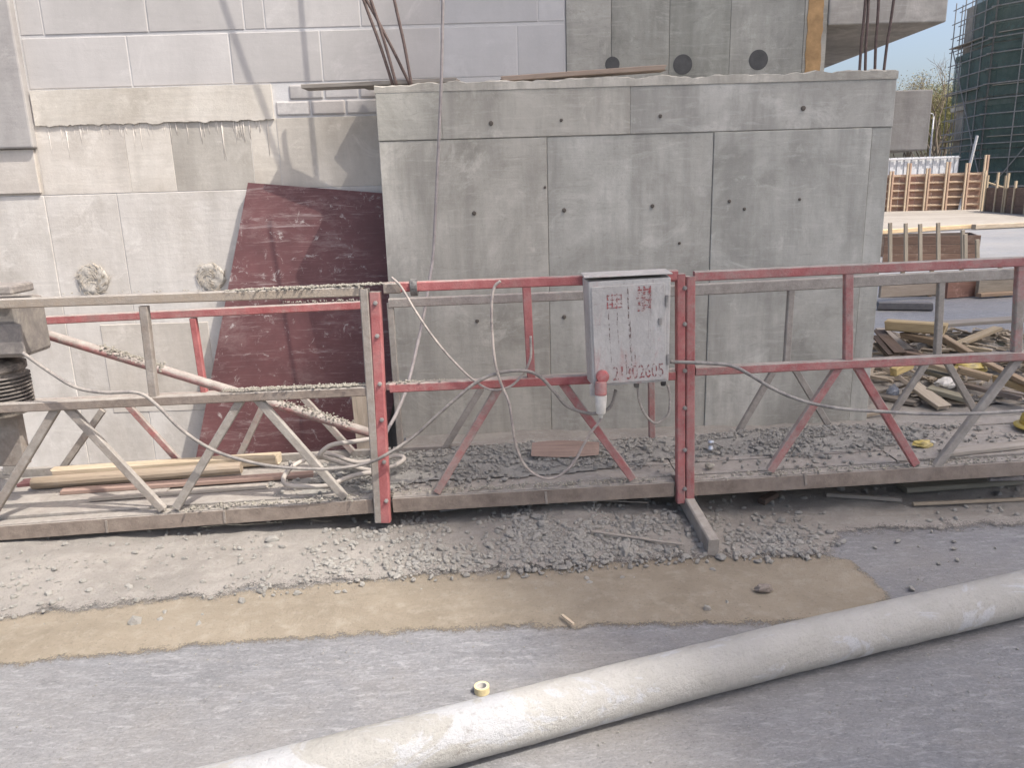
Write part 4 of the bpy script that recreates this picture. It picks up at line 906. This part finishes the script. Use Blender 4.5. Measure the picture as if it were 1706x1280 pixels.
# site fence
fc = thing('site_fence', 'white corrugated site fence in front of the trees', 'fence', (onY(1530, 264, 47).x, 47, 0))
a, b = onY(1460, 264, 47), onY(1598, 259, 47); zb = -.0
for i in range(23):
    t0, t1 = i/23, (i+1)/23; p, q = a+(b-a)*t0, a+(b-a)*t1; y_ = 47+(.05 if i % 2 else 0)
    slab('fence_panel', 'fence_white', (p.x+.004, y_, 0), (q.x-.004, y_+.05, (p.z+q.z)/2), fc, 0, (1, 1, 1) if i % 2 else (.92, .92, .93))
beam('top_bar', Vector((a.x, 46.9, a.z-.1)), Vector((b.x, 46.9, b.z-.1)), .08, .08, 'lamp_grey', fc)
# street lamp
lp = thing('street_lamp', 'slender grey street lamp standing before the trees', 'street lamp', (onY(1549, 262, 60).x, 60, 0))
lx, lz = onY(1549, 262, 60).x, onY(1547, 192, 60).z
MB().tube([(lx, 60, 0), (lx, 60, 3), (lx, 60, lz-.1)], [.09, .07, .05], 8).build('pole', 'lamp_grey', lp, smooth=True)
MB().tube(spline([(lx, 60, lz-.1), (lx-.15, 60, lz+.12), (lx-.5, 60, lz+.1)]), .04, 6).build('arm', 'lamp_grey', lp, smooth=True)
slab('lamp_head', 'fence_white', (lx-1.0, 59.88, lz+.04), (lx-.35, 60.12, lz+.16), lp, .03)

# ------------------------------------------------------------------ trees
def tree(px, Y, top, seed, mat, label, spread, dens):
    random.seed(seed); x0 = onY(px, 260, Y).x; H = onY(px, top, Y).z
    t = thing('tree', label, 'tree', (x0, Y, 0), 'trees behind the site fence')
    m = MB(); tips = []
    def limb(p, d, L, r, lev):
        q = p+d*L*.5+Vector((random.gauss(0, .05), random.gauss(0, .05), 0))*L; e = p+d*L
        m.tube([p, q, e], [r, r*.8, r*.55], 6 if lev < 2 else 4, False); tips.append((e, lev)); tips.append((q, lev))
        if lev < 4:
            for _ in range(3 if lev else 10):
                a = random.uniform(0, 6.28); s_ = random.uniform(.35, .75)
                nd = (d+Vector((math.cos(a)*s_, math.sin(a)*s_, random.uniform(-.05, .25)))).normalized()
                st = p+d*L*random.uniform(.12, 1) if lev == 0 else e
                limb(st, nd, L*random.uniform(.5, .72), r*.5, lev+1)
    limb(Vector((x0, Y, 0)), Vector((random.gauss(0, .03), 0, 1)).normalized(), H*.50, .16, 0)
    m.build('trunk', 'bark', t, smooth=True)
    P = []
    for e, lev in tips:
        if lev < 2: continue
        for _ in range(dens): P.append((e.x+random.gauss(0, spread), e.y+random.gauss(0, spread), e.z+random.gauss(0, spread*.9)))
    P = np.array(P); P = P[P[:, 2] < H]; n_ = len(P); s_ = RNG.uniform(.035, .08, (n_, 1, 1)); 
    A_ = RNG.normal(size=(n_, 1, 3)); A_ /= np.linalg.norm(A_, axis=2, keepdims=True); B_ = np.cross(A_, RNG.normal(size=(n_, 1, 3))); B_ /= np.linalg.norm(B_, axis=2, keepdims=True)
    V = np.concatenate([P[:, None]-A_*s_, P[:, None]+B_*s_*.5, P[:, None]+A_*s_, P[:, None]-B_*s_*.5], 1)-np.array([x0, Y, 0])
    me = bpy.data.meshes.new('crown'); me.from_pydata(V.reshape(-1, 3).tolist(), [], np.arange(n_*4).reshape(-1, 4).tolist()); me.update(); me.materials.append(MATS[mat])
    o = bpy.data.objects.new('crown', me); COL.objects.link(o); o.parent = t; o['kind'] = 'stuff'
tree(1556, 66, 118, 3, 'leaf_pale', 'bare tall tree with thin pale twigs left of the scaffold', .35, 6)
tree(1578, 70, 140, 5, 'leaf_spring', 'yellow green spring tree next to the scaffolded building', .6, 40)
tree(1545, 74, 165, 8, 'leaf_spring', 'yellow green spring tree just right of the concrete stub', .6, 40)
tree(1515, 76, 150, 9, 'leaf_pale', 'thin pale tree mostly hidden behind the concrete block', .4, 10)
random.seed(21)

# ------------------------------------------------------------------ scaffolded building at the right
sb = thing('scaffolded_building', 'tall building under construction wrapped in dark green netting', 'building', (31, 52, 0))
C0 = Vector((onY(1640, 200, 48).x, 48, 0)); dl = Vector((-.9, 2.6, 0)).normalized(); drr = Vector((.6, -.8, 0)).normalized()
dl = (Vector((onY(1588, 200, 52).x, 52, 0))-C0).normalized()
LL, LR = 5.2, 22.0
inn = (Vector((0, 0, 1)).cross(drr)).normalized()
if inn.x < 0: inn = -inn
HB = 12.6
for kf in range(4):
    z0 = kf*3.1
    ca = C0+Vector((.35, .9, 0)); m = MB()
    q = [ca, ca+drr*LR, ca+drr*LR+inn*9, ca+dl*(LL-1)+inn*9, ca+dl*(LL-1)]
    m.add([p+Vector((0, 0, z0-.25)) for p in q]+[p+Vector((0, 0, z0+.0)) for p in q], [(4, 3, 2, 1, 0), (5, 6, 7, 8, 9)]+[(i, (i+1) % 5, (i+1) % 5+5, i+5) for i in range(5)])
    m.build('floor_slab', 'concrete_dark', sb, color=(1.3, 1.25, 1.2))
    qi = [ca+inn*.3+dl*.3, ca+drr*(LR-.5)+inn*.9, ca+drr*(LR-.5)+inn*8.5, ca+dl*(LL-1.6)+inn*8.5, ca+dl*(LL-1.6)+inn*.25]
    m = MB(); m.add([p+Vector((0, 0, z0+.01)) for p in qi]+[p+Vector((0, 0, z0+2.84)) for p in qi], [(i, (i+1) % 5, (i+1) % 5+5, i+5) for i in range(5)])
    m.build('storey_wall', 'concrete_dark', sb, color=(.9, .85, .82) if kf % 2 else (1.2, 1.15, 1.1))
m = MB(); z = 0
def pole(a, b, r=.035): m.tube([a, b], r, 5, False)
nL, nR = 4, 14
for rowo in (0.0, .9):
    for i in range(nL+1): p = C0+dl*LL*i/nL+inn*rowo; pole(p, p+Vector((0, 0, HB)))
    for i in range(nR+1): p = C0+drr*LR*i/nR+inn*rowo; pole(p, p+Vector((0, 0, HB)))
    zz = .3
    while zz < HB:
        pole(C0-drr*.3+inn*rowo+Vector((0, 0, zz)), C0+drr*LR+inn*rowo+Vector((0, 0, zz)))
        pole(C0-dl*.3+inn*rowo+Vector((0, 0, zz)), C0+dl*(LL+.3)+inn*rowo+Vector((0, 0, zz))); zz += .85
for i in range(0, nR, 4): pole(C0+drr*LR*i/nR-inn*.06, C0+drr*LR*(i+4)/nR-inn*.06+Vector((0, 0, 9)))
for i in range(2): pole(C0+dl*LL*(i/2)-inn*.05+Vector((0, 0, 2+i*4)), C0+dl*LL*((i+1)/2)-inn*.05+Vector((0, 0, 6+i*4)))
tagit(m.build('scaffold_tubes', 'grey_iron', sb, color=(.9, .92, .95)), kind='stuff')
m = MB()
for kf in range(4):
    z0 = kf*3.0+.4
    for i in range(7):
        if random.random() < .12: continue
        a, b = C0+drr*LR*i/7+inn*.12, C0+drr*LR*(i+1)/7+inn*.12; nseg = 6; vs = []
        for r_ in range(5):
            for s_ in range(nseg+1):
                p = a+(b-a)*s_/nseg+inn*(.10*fbm(s_*.9+i*7, r_*.8+kf*5)); vs.append((p.x, p.y, z0+2.95*r_/4))
        m = MB(); m.add(vs, [(r_*(nseg+1)+s_, r_*(nseg+1)+s_+1, (r_+1)*(nseg+1)+s_+1, (r_+1)*(nseg+1)+s_) for r_ in range(4) for s_ in range(nseg)])
        m.build('netting', 'green_net', sb)
    if True:
        a, b = C0+dl*.2+inn*.1, C0+dl*LL*(.55 if kf % 2 else .9)+inn*.1
        MB().add([(a.x, a.y, z0), (b.x, b.y, z0), (b.x, b.y, z0+2.9), (a.x, a.y, z0+2.9)], [(0, 1, 2, 3)]).build('netting', 'green_net', sb)
for i in range(0, 4): 
    z0 = i*2.9+1.2
    beam('walkway', C0+drr*.2+inn*.45+Vector((0, 0, z0)), C0+drr*LR+inn*.45+Vector((0, 0, z0)), .8, .05, 'grey_timber', sb)
    beam('walkway', C0+dl*.9+inn*.45+Vector((0, 0, z0)), C0+dl*LL+inn*.45+Vector((0, 0, z0)), .8, .05, 'grey_timber', sb)
pr = beam('raking_prop', onZ(1598, 350), onY(1628, 226, 44.0), .12, .12, 'lamp_grey', color=(.8, .8, .78)); tagit(pr, 'long raking steel prop in front of the netted scaffold', 'prop')

# ------------------------------------------------------------------ unseen tower added behind the viewer to shade the right half
HN = 60.0; tt = HN/-SUN.z
e0 = Vector((.36, 2.1, 0))-SUN*tt; ed = Vector((-.52, .85, 0)).normalized(); e0.z = 0
nb = thing('shade_tower', 'unseen tower added behind the viewer to shade the right side', 'building', (e0.x+8, e0.y-6, 0))
outw = Vector((ed.y, -ed.x, 0))
A_, B_ = e0+ed*9, e0-ed*4
for kf in range(20):
    z0 = kf*3.0
    q = [A_, A_+outw*9, B_+outw*9, B_]
    m = MB(); m.add([p+Vector((0, 0, z0+.2)) for p in q]+[p+Vector((0, 0, z0+2.995)) for p in q], [(0, 1, 2, 3), (7, 6, 5, 4)]+[(i+4, (i+1) % 4+4, (i+1) % 4, i) for i in range(4)])
    m.build('storey_wall', 'fence_white', nb)  # white walls of the added tower bounce light back into the shade
    qq = [p-(p-(A_+B_+outw*9)/2).normalized()*.15 for p in q]
    m = MB(); m.add([p+Vector((0, 0, z0+.0)) for p in qq]+[p+Vector((0, 0, z0+.195)) for p in qq], [(0, 1, 2, 3), (7, 6, 5, 4)]+[(i+4, (i+1) % 4+4, (i+1) % 4, i) for i in range(4)])
    m.build('floor_band', 'concrete_grey', nb)
